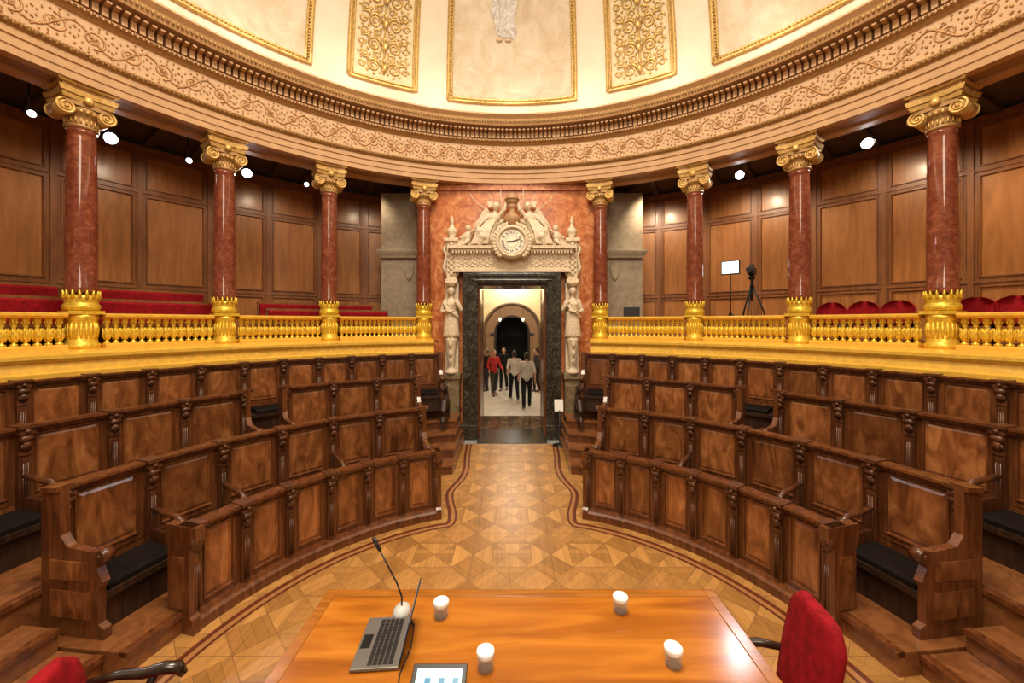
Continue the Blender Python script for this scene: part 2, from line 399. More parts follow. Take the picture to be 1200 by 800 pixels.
def bench(R,t0,t1,n,zf,zt,sd,label,seat=True,group=None,front=False,name='council_bench',arms=()):
    tm=(t0+t1)/2; base=pol(R,sd*tm,zf)
    rt=root(name,label,'bench',base,group=group)
    inv=local(None,base)
    dt=(t1-t0)/n; chord=2*R*math.sin(rad(dt/2))
    zlow=.12 if front else .40
    H=zt-zf
    pm=mk_panel(chord-.065,H-zlow-.045); po=mk_post(H); 
    def loc(r,t,z): 
        p=pol(r,sd*t,z); return (p[0]-base[0],p[1]-base[1],p[2]-base[2])
    for i in range(n):
        t=t0+dt*(i+.5)
        o=place('back_panel',pm,rt,loc(R*math.cos(rad(dt/2))-.0,t,zf+zlow),(0,0,-rad(sd*t)))
        if seat:
            c=M(); g=.5*dt-.7
            c.arcprof([(R-.40,zf+.30),(R-.05,zf+.30),(R-.05,zf+.35),(R-.08,zf+.37),(R-.37,zf+.365),(R-.40,zf+.34)],sd*(t-g),sd*(t+g),4,0,sm=False)
            c.obj('seat_cushion',[LEATH],rt,inv)
    for i in range(n+1):
        t=t0+dt*i
        place('post',po,rt,loc(R,t,zf),(0,0,-rad(sd*t)))
    if seat:
        am=mk_arm(.42)
        for i in arms: place('armrest',am,rt,loc(R,t0+dt*i,zf),(0,0,-rad(sd*(t0+dt*i))))
        b=M(); b.arc(R-.42,R-.02,sd*t0,sd*t1,zf+.25,zf+.30,24); b.arc(R-.38,R-.35,sd*t0,sd*t1,zf,zf+.25,24)
        b.obj('seat_board',[W_DARK],rt,inv)
    k=M(); k.arcprof([(R-.035,zt-.075),(R+.05,zt-.075),(R+.07,zt-.045),(R+.07,zt-.012),(R-.06,zt-.012),(R-.06,zt-.035)],sd*t0,sd*t1,30)
    k.obj('top_rail',[W_FRAME],rt,inv)
    k=M(); 
    if front:
        k.arcprof([(R-.09,zf),(R+.05,zf),(R+.05,zf+.13),(R-.045,zf+.13),(R-.06,zf+.10),(R-.09,zf+.08)],sd*t0,sd*t1,30)
        k.obj('plinth',[W_FRAME],rt,inv)
        k=M(); k.arc(R+.02,R+.20,sd*t0,sd*t1,zt-.14,zt-.11,30); k.obj('book_shelf',[W_FRAME],rt,inv)
        k=M(); k.arc(R+.045,R+.06,sd*t0,sd*t1,zf+.175,zt-.08,30); k.obj('back_board',[W_DARK],rt,inv)
    else:
        k.arc(R+.0,R+.04,sd*t0,sd*t1,zf,zf+.41,30); k.arc(R+.035,R+.055,sd*t0,sd*t1,zf+.3,zt-.05,30)
        k.obj('back_board',[W_FRAME],rt,inv)
    for t,sg in ((t0,-1),(t1,1)):
        e=M(); tt=t+sg*math.degrees(.03/R)
        if front:
            poly=[(R-.10,zf),(R-.085,zf+.12),(R-.06,zf+.14),(R-.06,zt-.2),(R-.13,zt-.12),(R-.13,zt),(R+.20,zt),(R+.20,zt-.12),(R+.17,zt-.2),(R+.17,zf+.14),(R+.20,zf+.1),(R+.20,zf)]
            end_poly(e,R,poly,tt,.07,sd,zf)
            poly=[(R-.01,zf+.2),(R-.01,zt-.25),(R+.12,zt-.25),(R+.12,zf+.2)]
            end_poly(e,R,poly,tt+sg*math.degrees(.01/R),.07,sd,zf,1)
            c=pol(R-.09,sd*tt,zt-.13); e.sphere(c,(.05,.05,.07),10,8,2)
        else:
            z=zf
            poly=[(R-.48,z),(R-.48,z+.08),(R-.43,z+.11),(R-.43,z+.36),(R-.47,z+.42),(R-.42,z+.52),(R-.49,z+.58),(R-.46,z+.65),(R-.36,z+.64),(R-.16,z+.66),(R-.10,z+.74),(R-.10,zt),(R+.07,zt),(R+.07,z)]
            end_poly(e,R,poly,tt,.06,sd,zf)
            poly=[(R-.37,z+.14),(R-.37,z+.34),(R-.02,z+.34),(R-.02,z+.14)]
            end_poly(e,R,poly,tt+sg*math.degrees(.01/R),.06,sd,zf,1)
            poly=[(R-.35,z+.42),(R-.35,z+.56),(R-.02,z+.56),(R-.02,z+.42)]
            end_poly(e,R,poly,tt+sg*math.degrees(.01/R),.06,sd,zf,1)
            p0=pol(R-.45,sd*(tt-math.degrees(.045/R)),z+.61);p1=pol(R-.45,sd*(tt+math.degrees(.045/R)),z+.61)
            e.tube([p0,p1],.05,14,2); 
            p0=pol(R-.45,sd*(tt-math.degrees(.055/R)),z+.61);p1=pol(R-.45,sd*(tt+math.degrees(.055/R)),z+.61)
            e.tube([p0,p1],.02,10,2)
            c=pol(R-.03,sd*tt,zt+.0); e.box(c[0]-.06,c[0]+.06,c[1]-.06,c[1]+.06,zt-.02,zt+.015)
        e.obj('end_panel',[W_FRAME,W_FIELD,W_POST],rt,inv)
    return rt
for sd in (-1,1):
    bench(2.72,21.3,74.5,6,0,.86,sd,'curved walnut desk front with tall raised panels and carved pilasters',seat=False,front=True,group='front desk rows',name='council_desk')
    bench(3.5,22.5,81.5,6,.17,1.26,sd,'curved walnut council bench with carved armrests and black seats',group='council bench rows',arms=(0,2,4,5))
    bench(4.5,21.5,46.5,3,.5,1.59,sd,'short curved walnut council bench near the doorway stairs',group='council bench rows')
    bench(4.5,53,101,6,.5,1.59,sd,'long curved walnut council bench with burl back panels',group='council bench rows',arms=(3,4,5))
    bench(5.45,15.5,101,15,.83,1.90,sd,'rear curved walnut council bench under the gilded gallery',group='council bench rows')
    g=M()
    g.box(-.05,.05,-.30,.22,0,.10); 
    g.tube([(0,-.2,.08),(0,-.26,.22),(0,-.14,.36),(0,-.02,.44),(0,-.06,.56),(0,-.16,.62)],[.05,.06,.085,.075,.05,.05],10)
    g.sphere((0,-.17,.64),(.05,.075,.06),10,8); g.tube([(0,-.22,.64),(0,-.29,.62),(0,-.29,.57)],[.03,.022,.006],8)
    for q in (-1,1): g.tube([(q*.02,-.14,.69),(q*.03,-.11,.76)],[.02,.004],6)
    for i in range(5): g.tube([(0,.0,.40),(0,.10+.02*i,.50-.03*i),(0,.20-.01*i,.62-.11*i)],[.045,.04,.014],8)
    g.tube([(0,.0,.36),(0,.10,.22),(0,.16,.10)],[.08,.07,.05],8); g.tube([(0,-.28,.10),(0,-.33,.05),(0,-.26,.03)],[.04,.04,.03],8)
    o=place('griffin_carving',fuse(g,.014,[W_DARK],'griffin_carving',1),None,(sd*1.27,7.36,.64)); tag(o,'dark carved wooden griffin at the head of the stairs','carving','griffin carvings')

# ------------------------------------------------------------------ gallery structure
for sd,nm in ((-1,'left'),(1,'right')):
    g=M(); g.arc(5.85,8.3,sd*16.5,sd*112,1.98,2.12,40,0)
    struct(g.obj('floor_gallery_%s'%nm,[W_FLOORSTEP]),'gallery floor')
    g=M(); g.arc(5.72,5.80,sd*14.5,sd*112,0,1.88,40,0)
    struct(g.obj('wall_under_gallery_%s'%nm,[W_FRAME]),'dark wood wall below the gallery')
    g=M(); g.arcprof([(5.86,1.85),(5.70,1.87),(5.70,1.91),(5.74,1.93),(5.76,2.03),(5.72,2.05),(5.70,2.08),(5.70,2.12),(5.88,2.16),(6.5,2.16),(6.5,1.85)],sd*16.3,sd*112,60,0)
    ntrim+=1; struct(g.obj('trim_%d'%ntrim,[GOLDL]),'gilded fascia below the balustrade')
    w=M(); R=8.3
    w.arc(R+.02,R+.14,sd*14,sd*112,2.1,5.78,50,0)
    per=7.2; t=34.2-per*2
    while t<105:
        tm=t+per/2; ch=2*R*math.sin(rad(per/2))
        mat=Matrix.Translation(pol(R*math.cos(rad(per/2))+.0,sd*tm,0))@Matrix.Rotation(-rad(sd*tm),4,'Z')
        for z0,z1 in ((2.12,3.14),(3.16,4.90),(4.92,5.66)):
            pnl=M(); pnl.relief(ch-.06,z1-z0,[(0,.0,0),(.05,0.0,0),(.058,-.022,0),(.075,-.022,0),(.088,.012,0),(.095,.012,1)],.03)
            pnl.v=[(a,b,c+z0) for a,b,c in pnl.v]; w.add(pnl,mat)
        b=M(); b.box(-.035,.035,-.03,.05,2.12,5.66); mat2=Matrix.Translation(pol(R,sd*t,0))@Matrix.Rotation(-rad(sd*t),4,'Z'); w.add(b,mat2)
        t+=per
    for z in (3.13,4.89): w.arc(R-.03,R+.05,sd*14,sd*112,z,z+.035,50,0)
    w.arc(R-.10,R+.05,sd*14,sd*112,5.66,5.74,50,0)
    struct(w.obj('wall_gallery_%s'%nm,[W_WALLF,W_WALL]),'mahogany panelled gallery wall')
    c=M(); c.arc(6.55,8.5,sd*14,sd*112,5.80,5.88,50,0)
    for k in range(20):
        t=17+k*4.8
        b=M(); b.box(-.06,.06,-.8,.75,5.72,5.81); c.add(b,Matrix.Translation(pol(7.45,sd*t,0))@Matrix.Rotation(-rad(sd*t),4,'Z'))
    struct(c.obj('ceiling_gallery_%s'%nm,[CEILD]),'dark beamed gallery ceiling')
    sp=M(); sp.box(-.42,.42,-.25,.25,0,3.45)
    sp.lathe([(.60,1.9),(.62,1.95),(.68,2.02),(.70,2.06),(.70,2.10)],4,(0,0,0),0,False,pi/4,1.0,.75)
    sp.box(-.46,.46,-.3,.3,0,.35)
    sp.prism([(-.1,1.75),(.1,1.75),(.1,1.55),(.05,1.43),(0,1.38),(-.05,1.43),(-.1,1.55)],lambda x,z:(x-sd*.25,-.25,z),lambda x,z:(x-sd*.25,-.29,z))
    tag(sp.obj('stone_pillar',[STONE_G],loc=(sd*2.68,9.35,2.12),bevel=.01),'grey stone pillar with moulded band and small shield','pillar','stone pillars')

# ------------------------------------------------------------------ columns
def volute(m,cx,cy,cz,r,y0,y1,mt=0,hand=1):
    m.tube([(cx,y0+.01,cz),(cx,y1-.01,cz)],r*.88,18,mt)
    for y in (y0,y1):
        pts=[];rr=[]
        for i in range(40):
            a=i/39*2*pi*2.1; q=r*(1-.80*i/39)
            pts.append((cx+hand*q*math.cos(a+pi/2),y,cz+q*math.sin(a+pi/2))); rr.append(r*.17*(1-.45*i/39))
        m.tube(pts,rr,6,mt); m.sphere((cx,y,cz),(r*.2,.02,r*.2),8,6,mt)
shaft=M(); shaft.lathe([(.156,.73),(.160,.76),(.160,.80),(.150,.83),(.152,1.4),(.147,2.1),(.137,2.75),(.135,2.80),(.146,2.82),(.146,2.86)],32)
shaft_me=shaft.mesh('shaft',[MARB_COL])
base=M()
base.lathe([(.18,0),(.18,.05),(.155,.08),(.15,.12),(.142,.14),(.142,.34),(.155,.37),(.165,.40),(.165,.45)],24)
for k in range(20):
    a=2*pi*k/20; base.tube([(.143*math.cos(a),.143*math.sin(a),.13),(.150*math.cos(a),.150*math.sin(a),.24),(.143*math.cos(a),.143*math.sin(a),.35)],[.010,.016,.010],6)
base.box(-.17,.17,-.17,.17,.45,.495)
base.lathe([(.165,.50),(.178,.53),(.178,.56),(.160,.59),(.155,.61),(.166,.64),(.163,.67),(.155,.70)],28)
for k in range(16):
    a=2*pi*k/16; base.tube([(.166*math.cos(a),.166*math.sin(a),.66),(.163*math.cos(a),.163*math.sin(a),.72),(.172*math.cos(a),.172*math.sin(a),.765)],[.020,.016,.004],6)
base_me=base.mesh('base',[GOLD])
cp=M()
cp.lathe([(.14,2.86),(.16,2.875),(.16,2.90),(.145,2.915),(.145,3.02),(.18,3.05),(.205,3.09),(.19,3.12)],28,m=1)
for k in range(20):
    a=2*pi*k/20; cp.sphere((.185*math.cos(a),.185*math.sin(a),3.07),(.02,.02,.028),6,5)
    cp.tube([(.147*math.cos(a),.147*math.sin(a),2.92),(.157*math.cos(a),.157*math.sin(a),2.99)],[.013,.007],5)
for sx in (-1,1): volute(cp,sx*.185,0,3.07,.095,-.18,.18,0,-sx)
cp.box(-.20,.20,-.195,.195,3.12,3.175,1)
poly=[(-.25,-.25),(-.11,-.218),(.11,-.218),(.25,-.25),(.218,-.11),(.218,.11),(.25,.25),(.11,.218),(-.11,.218),(-.25,.25),(-.218,.11),(-.218,-.11)]
cp.prism(poly,lambda x,y:(x*.92,y*.92,3.175),lambda x,y:(x*1.0,y*1.0,3.22))
cp.prism(poly,lambda x,y:(x*1.04,y*1.04,3.24),lambda x,y:(x*1.1,y*1.1,3.30))
cp.prism(poly,lambda x,y:(x*.95,y*.95,3.22),lambda x,y:(x*.95,y*.95,3.36),1)
cp.prism(poly,lambda x,y:(x*1.08,y*1.08,3.35),lambda x,y:(x*1.15,y*1.15,3.38))
for sgn in (-1,1):
    cp.sphere((0,sgn*.225,3.2),(.05,.03,.05),8,6)
cap_me=cp.mesh('capital',[GOLDP,GOLDD])
colang=[17.9,35,50.2,65,80,95]
for sd in (-1,1):
    for t in colang:
        r=root('column','polished red marble column with gilded ionic capital and gilded base','column',pol(6.27,sd*t,2.16),-rad(sd*t),'gallery columns')
        place('shaft',shaft_me,r); place('base',base_me,r); place('capital',cap_me,r)

# ------------------------------------------------------------------ balustrade
bl=M()
bl.lathe([(.036,0),(.036,.022),(.016,.035),(.016,.05),(.028,.075),(.038,.115),(.040,.145),(.030,.185),(.016,.225),(.028,.24),(.016,.255),(.020,.285),(.036,.315),(.036,.34)],12)
for k in range(6):
    a=2*pi*k/6; bl.tube([(.024*math.cos(a),.024*math.sin(a),.05),(.042*math.cos(a),.042*math.sin(a),.11),(.036*math.cos(a),.036*math.sin(a),.17),(.042*math.cos(a),.042*math.sin(a),.215)],[.005,.012,.010,.004],5)
    bl.tube([(.016*math.cos(a),.016*math.sin(a),.25),(.028*math.cos(a),.028*math.sin(a),.28),(.036*math.cos(a),.036*math.sin(a),.305)],[.006,.010,.004],4)
bal_me=bl.mesh('baluster',[GOLD])
edges=[17.9,35,50.2,65,80,95]
for sd in (-1,1):
    for i in range(5):
        a,b=edges[i],edges[i+1]; g=1.6
        t0,t1=a+g,b-g; tm=(t0+t1)/2; bs=pol(6.2,sd*tm,2.16)
        r=root('balustrade','gilded balustrade section with turned leaf balusters','balustrade',bs,group='gallery balustrade')
        inv=tuple(-c for c in bs)
        m=M(); m.arcprof([(6.08,2.16),(6.32,2.16),(6.32,2.20),(6.29,2.22),(6.11,2.22),(6.08,2.20)],sd*t0,sd*t1,12); m.obj('bottom_rail',[GOLDL],r,inv)
        m=M(); m.arcprof([(6.13,2.555),(6.27,2.555),(6.31,2.585),(6.31,2.61),(6.28,2.625),(6.12,2.625),(6.09,2.61),(6.09,2.585)],sd*t0,sd*t1,12); m.obj('handrail',[GOLDL],r,inv)
        n=int(rad(t1-t0)*6.2/.086)
        for k in range(n):
            t=t0+(t1-t0)*(k+.5)/n; p=pol(6.2,sd*t,2.218)
            place('baluster',bal_me,r,(p[0]-bs[0],p[1]-bs[1],p[2]-bs[2]),(0,0,-rad(sd*t)))

# ------------------------------------------------------------------ entablature
E0,E1=-112,112
prof=[(6.6,5.80),(6.6,5.545),(6.42,5.545),(6.40,5.57),(6.14,5.57),(6.12,5.545),(5.98,5.545),(5.98,5.63),(5.965,5.64),(5.965,5.74),(5.945,5.75),(5.945,5.83),(5.90,5.86),(5.89,5.90),
      (5.97,5.93),(5.97,6.36),(5.94,6.37),(5.92,6.40),(5.88,6.42),(5.88,6.455),(5.93,6.46),(5.93,6.60),(5.80,6.63),(5.68,6.66),(5.66,6.70),(5.64,6.78),(5.58,6.84),(5.58,6.87),(6.05,6.90)]
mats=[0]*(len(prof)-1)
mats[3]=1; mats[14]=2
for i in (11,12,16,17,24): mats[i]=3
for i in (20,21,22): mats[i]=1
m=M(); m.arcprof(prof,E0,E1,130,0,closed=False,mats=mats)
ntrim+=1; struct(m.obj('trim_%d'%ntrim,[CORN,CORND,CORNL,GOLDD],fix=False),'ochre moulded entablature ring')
m=M()
a=-92.0
while a<92:
    mat=Matrix.Translation(pol(5.9,a,0))@Matrix.Rotation(-rad(a),4,'Z')
    d=M(); d.box(-.030,.030,-.04,.03,6.475,6.59,0); m.add(d,mat)
    d=M(); d.box(-.025,.025,-.16,.03,6.595,6.625,0); m.add(d,mat)
    a+=.9
ntrim+=1; struct(m.obj('trim_%d'%ntrim,[CORN]),'row of dentils under the cornice')
m=M(); a=-92.0; i=0
while a<92:
    m.sphere(pol(5.895,a,5.885),(.020,.020,.028),6,4); m.sphere(pol(5.875,a,6.437),(.020,.020,.022),6,4)
    m.sphere(pol(5.64,a,6.73),(.018,.018,.032),6,4)
    a+=.55
ntrim+=1; struct(m.obj('trim_%d'%ntrim,[GOLDD]),'gilded egg and dart beading')
def spiral(M_,fm,u0,v0,r0,r1,turns,start,hand,tr,n=22,m=0,sides=5):
    pts=[];rr=[]
    for i in range(n):
        f=i/(n-1); a=start+hand*turns*2*pi*f; q=r0+(r1-r0)*f
        pts.append(fm(u0+q*math.cos(a),v0+q*math.sin(a))); rr.append(tr*(1-.4*f))
    M_.tube(pts,rr,sides,m)
R=5.97
def fm(u,v): return pol(R-.002,math.degrees(u/R),v)
m=M(); ul=rad(90)*R; step=.35; n=int(2*ul/step)
for i in range(n):
    u=-ul+(i+.5)*step; up=1 if i%2 else -1; h=1 if u<0 else -1
    vc=6.145
    spiral(m,fm,u,vc,.118,.04,1.35,(-pi/2 if up>0 else pi/2),up*h,.015,26)
    m.sphere(fm(u,vc),(.022,.016,.022),8,5)
    for k in range(6):
        a=k*2*pi/6+i; m.sphere(fm(u+.034*math.cos(a),vc+.034*math.sin(a)),(.016,.012,.016),5,4)
    m.tube([fm(u-h*step*(.5-.1*k),vc-up*.13*math.sin((k-5)/5*pi/2)*1.0) for k in range(11)],.014,5)
    for k in range(12):
        a=k*pi/6+.2; m.sphere(fm(u+.142*math.cos(a),vc+.140*math.sin(a)),(.023,.010,.015) if k%2 else (.015,.010,.023),5,4)
    for (du,dv) in ((.17,.14),(-.17,-.14),(.17,-.15),(-.17,.15),(.05,.18),(-.05,-.18),(.12,.17),(-.12,-.17),(.18,.06),(-.18,-.06),(.18,-.07),(-.18,.07)):
        p=fm(u+du,vc+dv); m.sphere(p,(.021,.012,.015),5,4)
ntrim+=1; struct(m.obj('trim_%d'%ntrim,[plain('scroll_gilding',(.40,.205,.075),.45,metal=.15,var=.3)],fix=False),'gilded scrolling acanthus frieze')

# ------------------------------------------------------------------ dome
def dome(t,ph,off=0):
    a=rad(t); p=rad(ph); r=(5.95-off)*math.cos(p); z=6.82+(4.6-off)*math.sin(p)
    return (r*math.sin(a),CY+r*math.cos(a),z)
m=M(); m.grid([[dome(t,ph) for t in range(-180,181,5)] for ph in range(0,90,5)]+[[dome(t,89.9) for t in range(-180,181,5)]],0,True)
struct(m.obj('ceiling',[CREAM],fix=False),'cream plaster dome')
def dframe(M_,t0,t1,p0,p1,off,w,m=0):
    loop=[(t0+(t1-t0)*i/16,p0) for i in range(17)]+[(t1,p0+(p1-p0)*i/20) for i in range(1,21)]+[(t1+(t0-t1)*i/16,p1) for i in range(1,17)]+[(t0,p1+(p0-p1)*i/20) for i in range(1,21)]
    M_.tube([dome(a,b,off) for a,b in loop],w,6,m)
def dfield(M_,t0,t1,p0,p1,off,m=0):
    M_.grid([[dome(t0+(t1-t0)*i/14,p0+(p1-p0)*j/14,off) for i in range(15)] for j in range(15)],m,True)
def dband(M_,t0,t1,p0,p1,wt,wp,off,m=0):
    for a,b,c,d in ((t0,t0+wt,p0,p1),(t1-wt,t1,p0,p1),(t0+wt,t1-wt,p0,p0+wp),(t0+wt,t1-wt,p1-wp,p1)): dfield(M_,a,b,c,d,off,m)
DGOLD=plain('dome_gilding',(.50,.33,.11),.36,metal=.45,var=.35,scale=30,bmp=.25)
big=[-52,0,52,104,-104]; small=[-26,26,-78,78]
for c in big:
    m=M(); t0,t1=c-13.3,c+13.3
    dband(m,t0,t1,5.3,62,.7,.8,.022,0)
    dframe(m,t0,t1,5.3,62,.02,.038,0); dframe(m,t0+.7,t1-.7,6.1,61,.02,.024,0); dfield(m,t0+.7,t1-.7,6.1,61,.016,1)
    n=50
    for i in range(n):
        m.sphere(dome(t0+.35+(t1-t0-.7)*i/(n-1),5.7,.035),(.026,.026,.020),5,4,0)
    for i in range(66):
        for tt in (t0+.35,t1-.35): m.sphere(dome(tt,6+.64*i,.035),(.026,.026,.020),5,4,0)
    ntrim+=1; struct(m.obj('trim_%d'%ntrim,[DGOLD,MURAL],fix=False),'gilt framed painted panel of the dome')
for c in small:
    m=M(); t0,t1=c-6.3,c+6.3
    dband(m,t0,t1,6,60,.65,.75,.022,0)
    dframe(m,t0,t1,6,60,.02,.038,0); dframe(m,t0+.65,t1-.65,6.75,59,.02,.022,0); dfield(m,t0,t1,6,60,.016,1)
    def fo(u,v,c=c): return dome(c+math.degrees(u/5.8),7+math.degrees(v/5.2),.022)
    m.tube([fo(0,.1*i) for i in range(1,30)],.022,5,0)
    for j in range(7):
        v0=.24+.42*j
        for s in (-1,1):
            spiral(m,fo,s*.19,v0,.135,.03,1.8,(pi if s>0 else 0),-s,.026)
            spiral(m,fo,s*.37,v0+.20,.095,.02,1.5,(pi if s>0 else 0),s,.022)
            spiral(m,fo,s*.12,v0+.22,.08,.02,1.3,(-pi/2),s,.021)
            spiral(m,fo,s*.42,v0-.01,.075,.02,1.2,0,s,.018,14)
            for k in range(8):
                a=k*pi/4; m.sphere(fo(s*.19+.165*math.cos(a),v0+.165*math.sin(a)),(.028,.022,.028),6,4,0)
            for k in range(6):
                a=k*2*pi/6; m.sphere(fo(s*.37+.115*math.cos(a),v0+.20+.115*math.sin(a)),(.023,.018,.023),5,4,0)
        m.sphere(fo(0,v0),(.07,.04,.09),8,6,0); m.sphere(fo(0,v0+.14),(.045,.03,.06),8,6,0)
    ntrim+=1; struct(m.obj('trim_%d'%ntrim,[DGOLD,GOLDBG],fix=False),'gilt scrollwork panel of the dome')
m=M()
DRAP=marble('mural_drapery',(.30,.27,.25),(.50,.48,.45),(.74,.72,.69),9,.6)
SKINP=plain('mural_skin',(.46,.30,.19),.6)
out=[(-.02,0),(.10,.03),(.20,-.02),(.26,.10),(.20,.30),(.27,.55),(.20,.85),(.24,1.2),(.10,1.5),(-.10,1.5),(-.22,1.2),(-.16,.85),(-.30,.5),(-.20,.25),(-.16,.08)]
def fp(u,v,o=.03): return dome(math.degrees((u-.16)/5.5),20.2+math.degrees(v/4.9),o)
o=len(m.v); m.v.append(fp(0,.6)); m.v+=[fp(*p) for p in out]
for i in range(len(out)): m.face((o,o+1+i,o+1+(i+1)%len(out)),0,True)
for i in range(5): m.tube([fp(-.12+.06*i+.03*math.sin(v*5+i),.1+v,.032) for v in [k*.12 for k in range(11)]],.010,4,0)
m.sphere(fp(-.02,1.7),(.12,.03,.14),10,8,1)
for q in (-.1,.08): m.sphere(fp(q,-.03),(.07,.02,.03),8,5,1)
ntrim+=1; struct(m.obj('trim_%d'%ntrim,[DRAP,SKINP],fix=False),'painted robed figure on the dome')

# ------------------------------------------------------------------ door wall
w=M(); DW=.735; DH=3.34
w.box(-1.88,-DW,8.5,8.78,0,5.6); w.box(DW,1.88,8.5,8.78,0,5.6); w.box(-DW,DW,8.5,8.78,DH,5.6)
w.box(-1.70,-1.62,8.47,8.5,2.1,5.5); w.box(1.62,1.70,8.47,8.5,2.1,5.5); w.box(-1.88,1.88,8.44,8.5,5.42,5.6)
struct(w.obj('wall_door',[MARB_RED]),'red marble wall around the doorway')
ds=root('door_surround','dark marble door surround with carved white stone entablature','doorway',(0,8.35,0))
m=M()
for s in (-1,1):
    a,b=sorted((s*.735,s*1.05)); m.box(a,b,-.13,.45,0,3.58)
    a,b=sorted((s*.78,s*.86)); m.box(a,b,-.16,-.12,.3,3.42)
    a,b=sorted((s*.92,s*1.04)); m.box(a,b,-.17,-.12,.3,3.5)
    a,b=sorted((s*.73,s*1.08)); m.box(a,b,-.19,-.0,0,.32)
m.box(-.735,.735,-.13,.45,3.34,3.58); m.box(-.86,.86,-.16,-.12,3.38,3.43); m.box(-1.04,1.04,-.17,-.12,3.49,3.56)
m.obj('door_frame',[MARB_BLK],ds,bevel=.01)
m=M()
for s in (-1,1):
    m.box(*sorted((s*.70,s*.734)),.0,.80,0.013,3.335); m.box(*sorted((s*.688,s*.70)),.1,.7,.3,3.0)
m.box(-.70,.70,.0,.80,3.30,3.335)
m.obj('door_lining',[W_FRAME],ds)
m=M()
m.box(-1.22,1.22,-.12,.15,3.58,4.08); m.box(-1.26,1.26,-.17,.15,3.58,3.64); m.box(-1.30,1.30,-.22,.15,4.02,4.07); m.box(-1.36,1.36,-.27,.15,4.07,4.13)
for i in range(40):
    x=-1.25+2.5*i/39; m.box(x-.016,x+.016,-.24,-.16,3.975,4.02)
def ff(u,v): return (u,-.125,v)
for s in (-1,1):
    for i in range(5):
        spiral(m,ff,s*(.46+.155*i),3.80,.075,.015,1.5,(pi/2 if i%2 else -pi/2),(1 if i%2 else -1)*s,.014)
        for k in range(6):
            a=k*pi/3; m.sphere((s*(.46+.155*i)+.085*math.cos(a),-.125,3.80+.105*math.sin(a)),(.017,.02,.017),5,4)
        m.sphere((s*(.535+.155*i),-.125,3.80+(.08 if i%2 else -.08)),(.024,.02,.024),6,5)
m.obj('carved_lintel',[STONE_W],ds,bevel=0)
for s in (-1,1):
    m=M()
    m.box(-.17,.17,-.18,.12,0,1.30); m.box(-.20,.20,-.22,.12,0,.18); m.box(-.20,.20,-.22,.12,1.30,1.42)
    m.box(-.12,.12,-.20,-.17,.3,1.18)
    m.obj('pedestal',[MARB_GRN],ds,(s*1.30,0,0),bevel=.01)
    m=M()
    m.box(-.13,.13,-.13,.12,3.36,3.44); m.box(-.10,.10,-.10,.12,3.44,4.25); m.box(-.15,.15,-.16,.12,4.25,4.32)
    m.box(-.14,.14,-.02,.12,1.42,3.36)
    m.lathe([(.10,4.32),(.06,4.36),(.11,4.44),(.12,4.50),(.05,4.58),(.03,4.66),(.05,4.69),(.02,4.76),(.001,4.83)],14)
    for z in (3.55,3.66,3.77,3.88,3.99,4.10,4.19):
        m.sphere((0,-.11,z),(.045,.03,.045),8,6)
        for q in (-1,1): m.sphere((q*.06,-.11,z+.05),(.024,.02,.03),6,5)
    for q in (-1,1): m.tube([(q*.1,-.05,3.5),(q*.17,-.05,3.7),(q*.12,-.05,3.95),(q*.17,-.05,4.1),(q*.11,-.05,4.22)],[.03,.045,.025,.04,.02],8)
    m.obj('pinnacle',[STONE_W],ds,(s*1.30,0,0))

def robe_folds(m,c,z0,z1,r0,r1,n=9,sy=.8):
    for i in range(n):
        a=2*pi*i/n
        m.tube([(c[0]+r0*math.cos(a),c[1]+sy*r0*math.sin(a),z0),(c[0]+(r0+r1)/2*math.cos(a+.12),c[1]+sy*(r0+r1)/2*math.sin(a+.12),(z0+z1)/2),(c[0]+r1*math.cos(a+.05),c[1]+sy*r1*math.sin(a+.05),z1)],[.018,.015,.010],6)
def head(m,c,r=.085,face=-1,hair=True):
    x,y,z=c
    m.sphere((x,y,z),(r*.82,r*.95,r*1.15),14,10)
    m.sphere((x,y+face*r*.30,z-r*.45),(r*.55,r*.6,r*.6),10,8)
    m.tube([(x,y+face*r*.92,z+r*.12),(x,y+face*r*1.15,z-r*.22)],[r*.10,r*.17],6)
    for s in (-1,1):
        m.sphere((x+s*r*.32,y+face*r*.80,z+r*.08),(r*.16,r*.10,r*.10),6,5)
        m.sphere((x+s*r*.82,y,z-r*.05),(r*.10,r*.2,r*.28),6,5)
        m.tube([(x+s*r*.1,y+face*r*.92,z+r*.27),(x+s*r*.5,y+face*r*.8,z+r*.27)],r*.08,5)
    m.tube([(x-r*.25,y+face*r*.86,z-r*.55),(x+r*.25,y+face*r*.86,z-r*.55)],r*.09,6)
    if hair:
        m.sphere((x,y-face*r*.25,z+r*.30),(r*.98,r*.98,r*1.02),12,8)
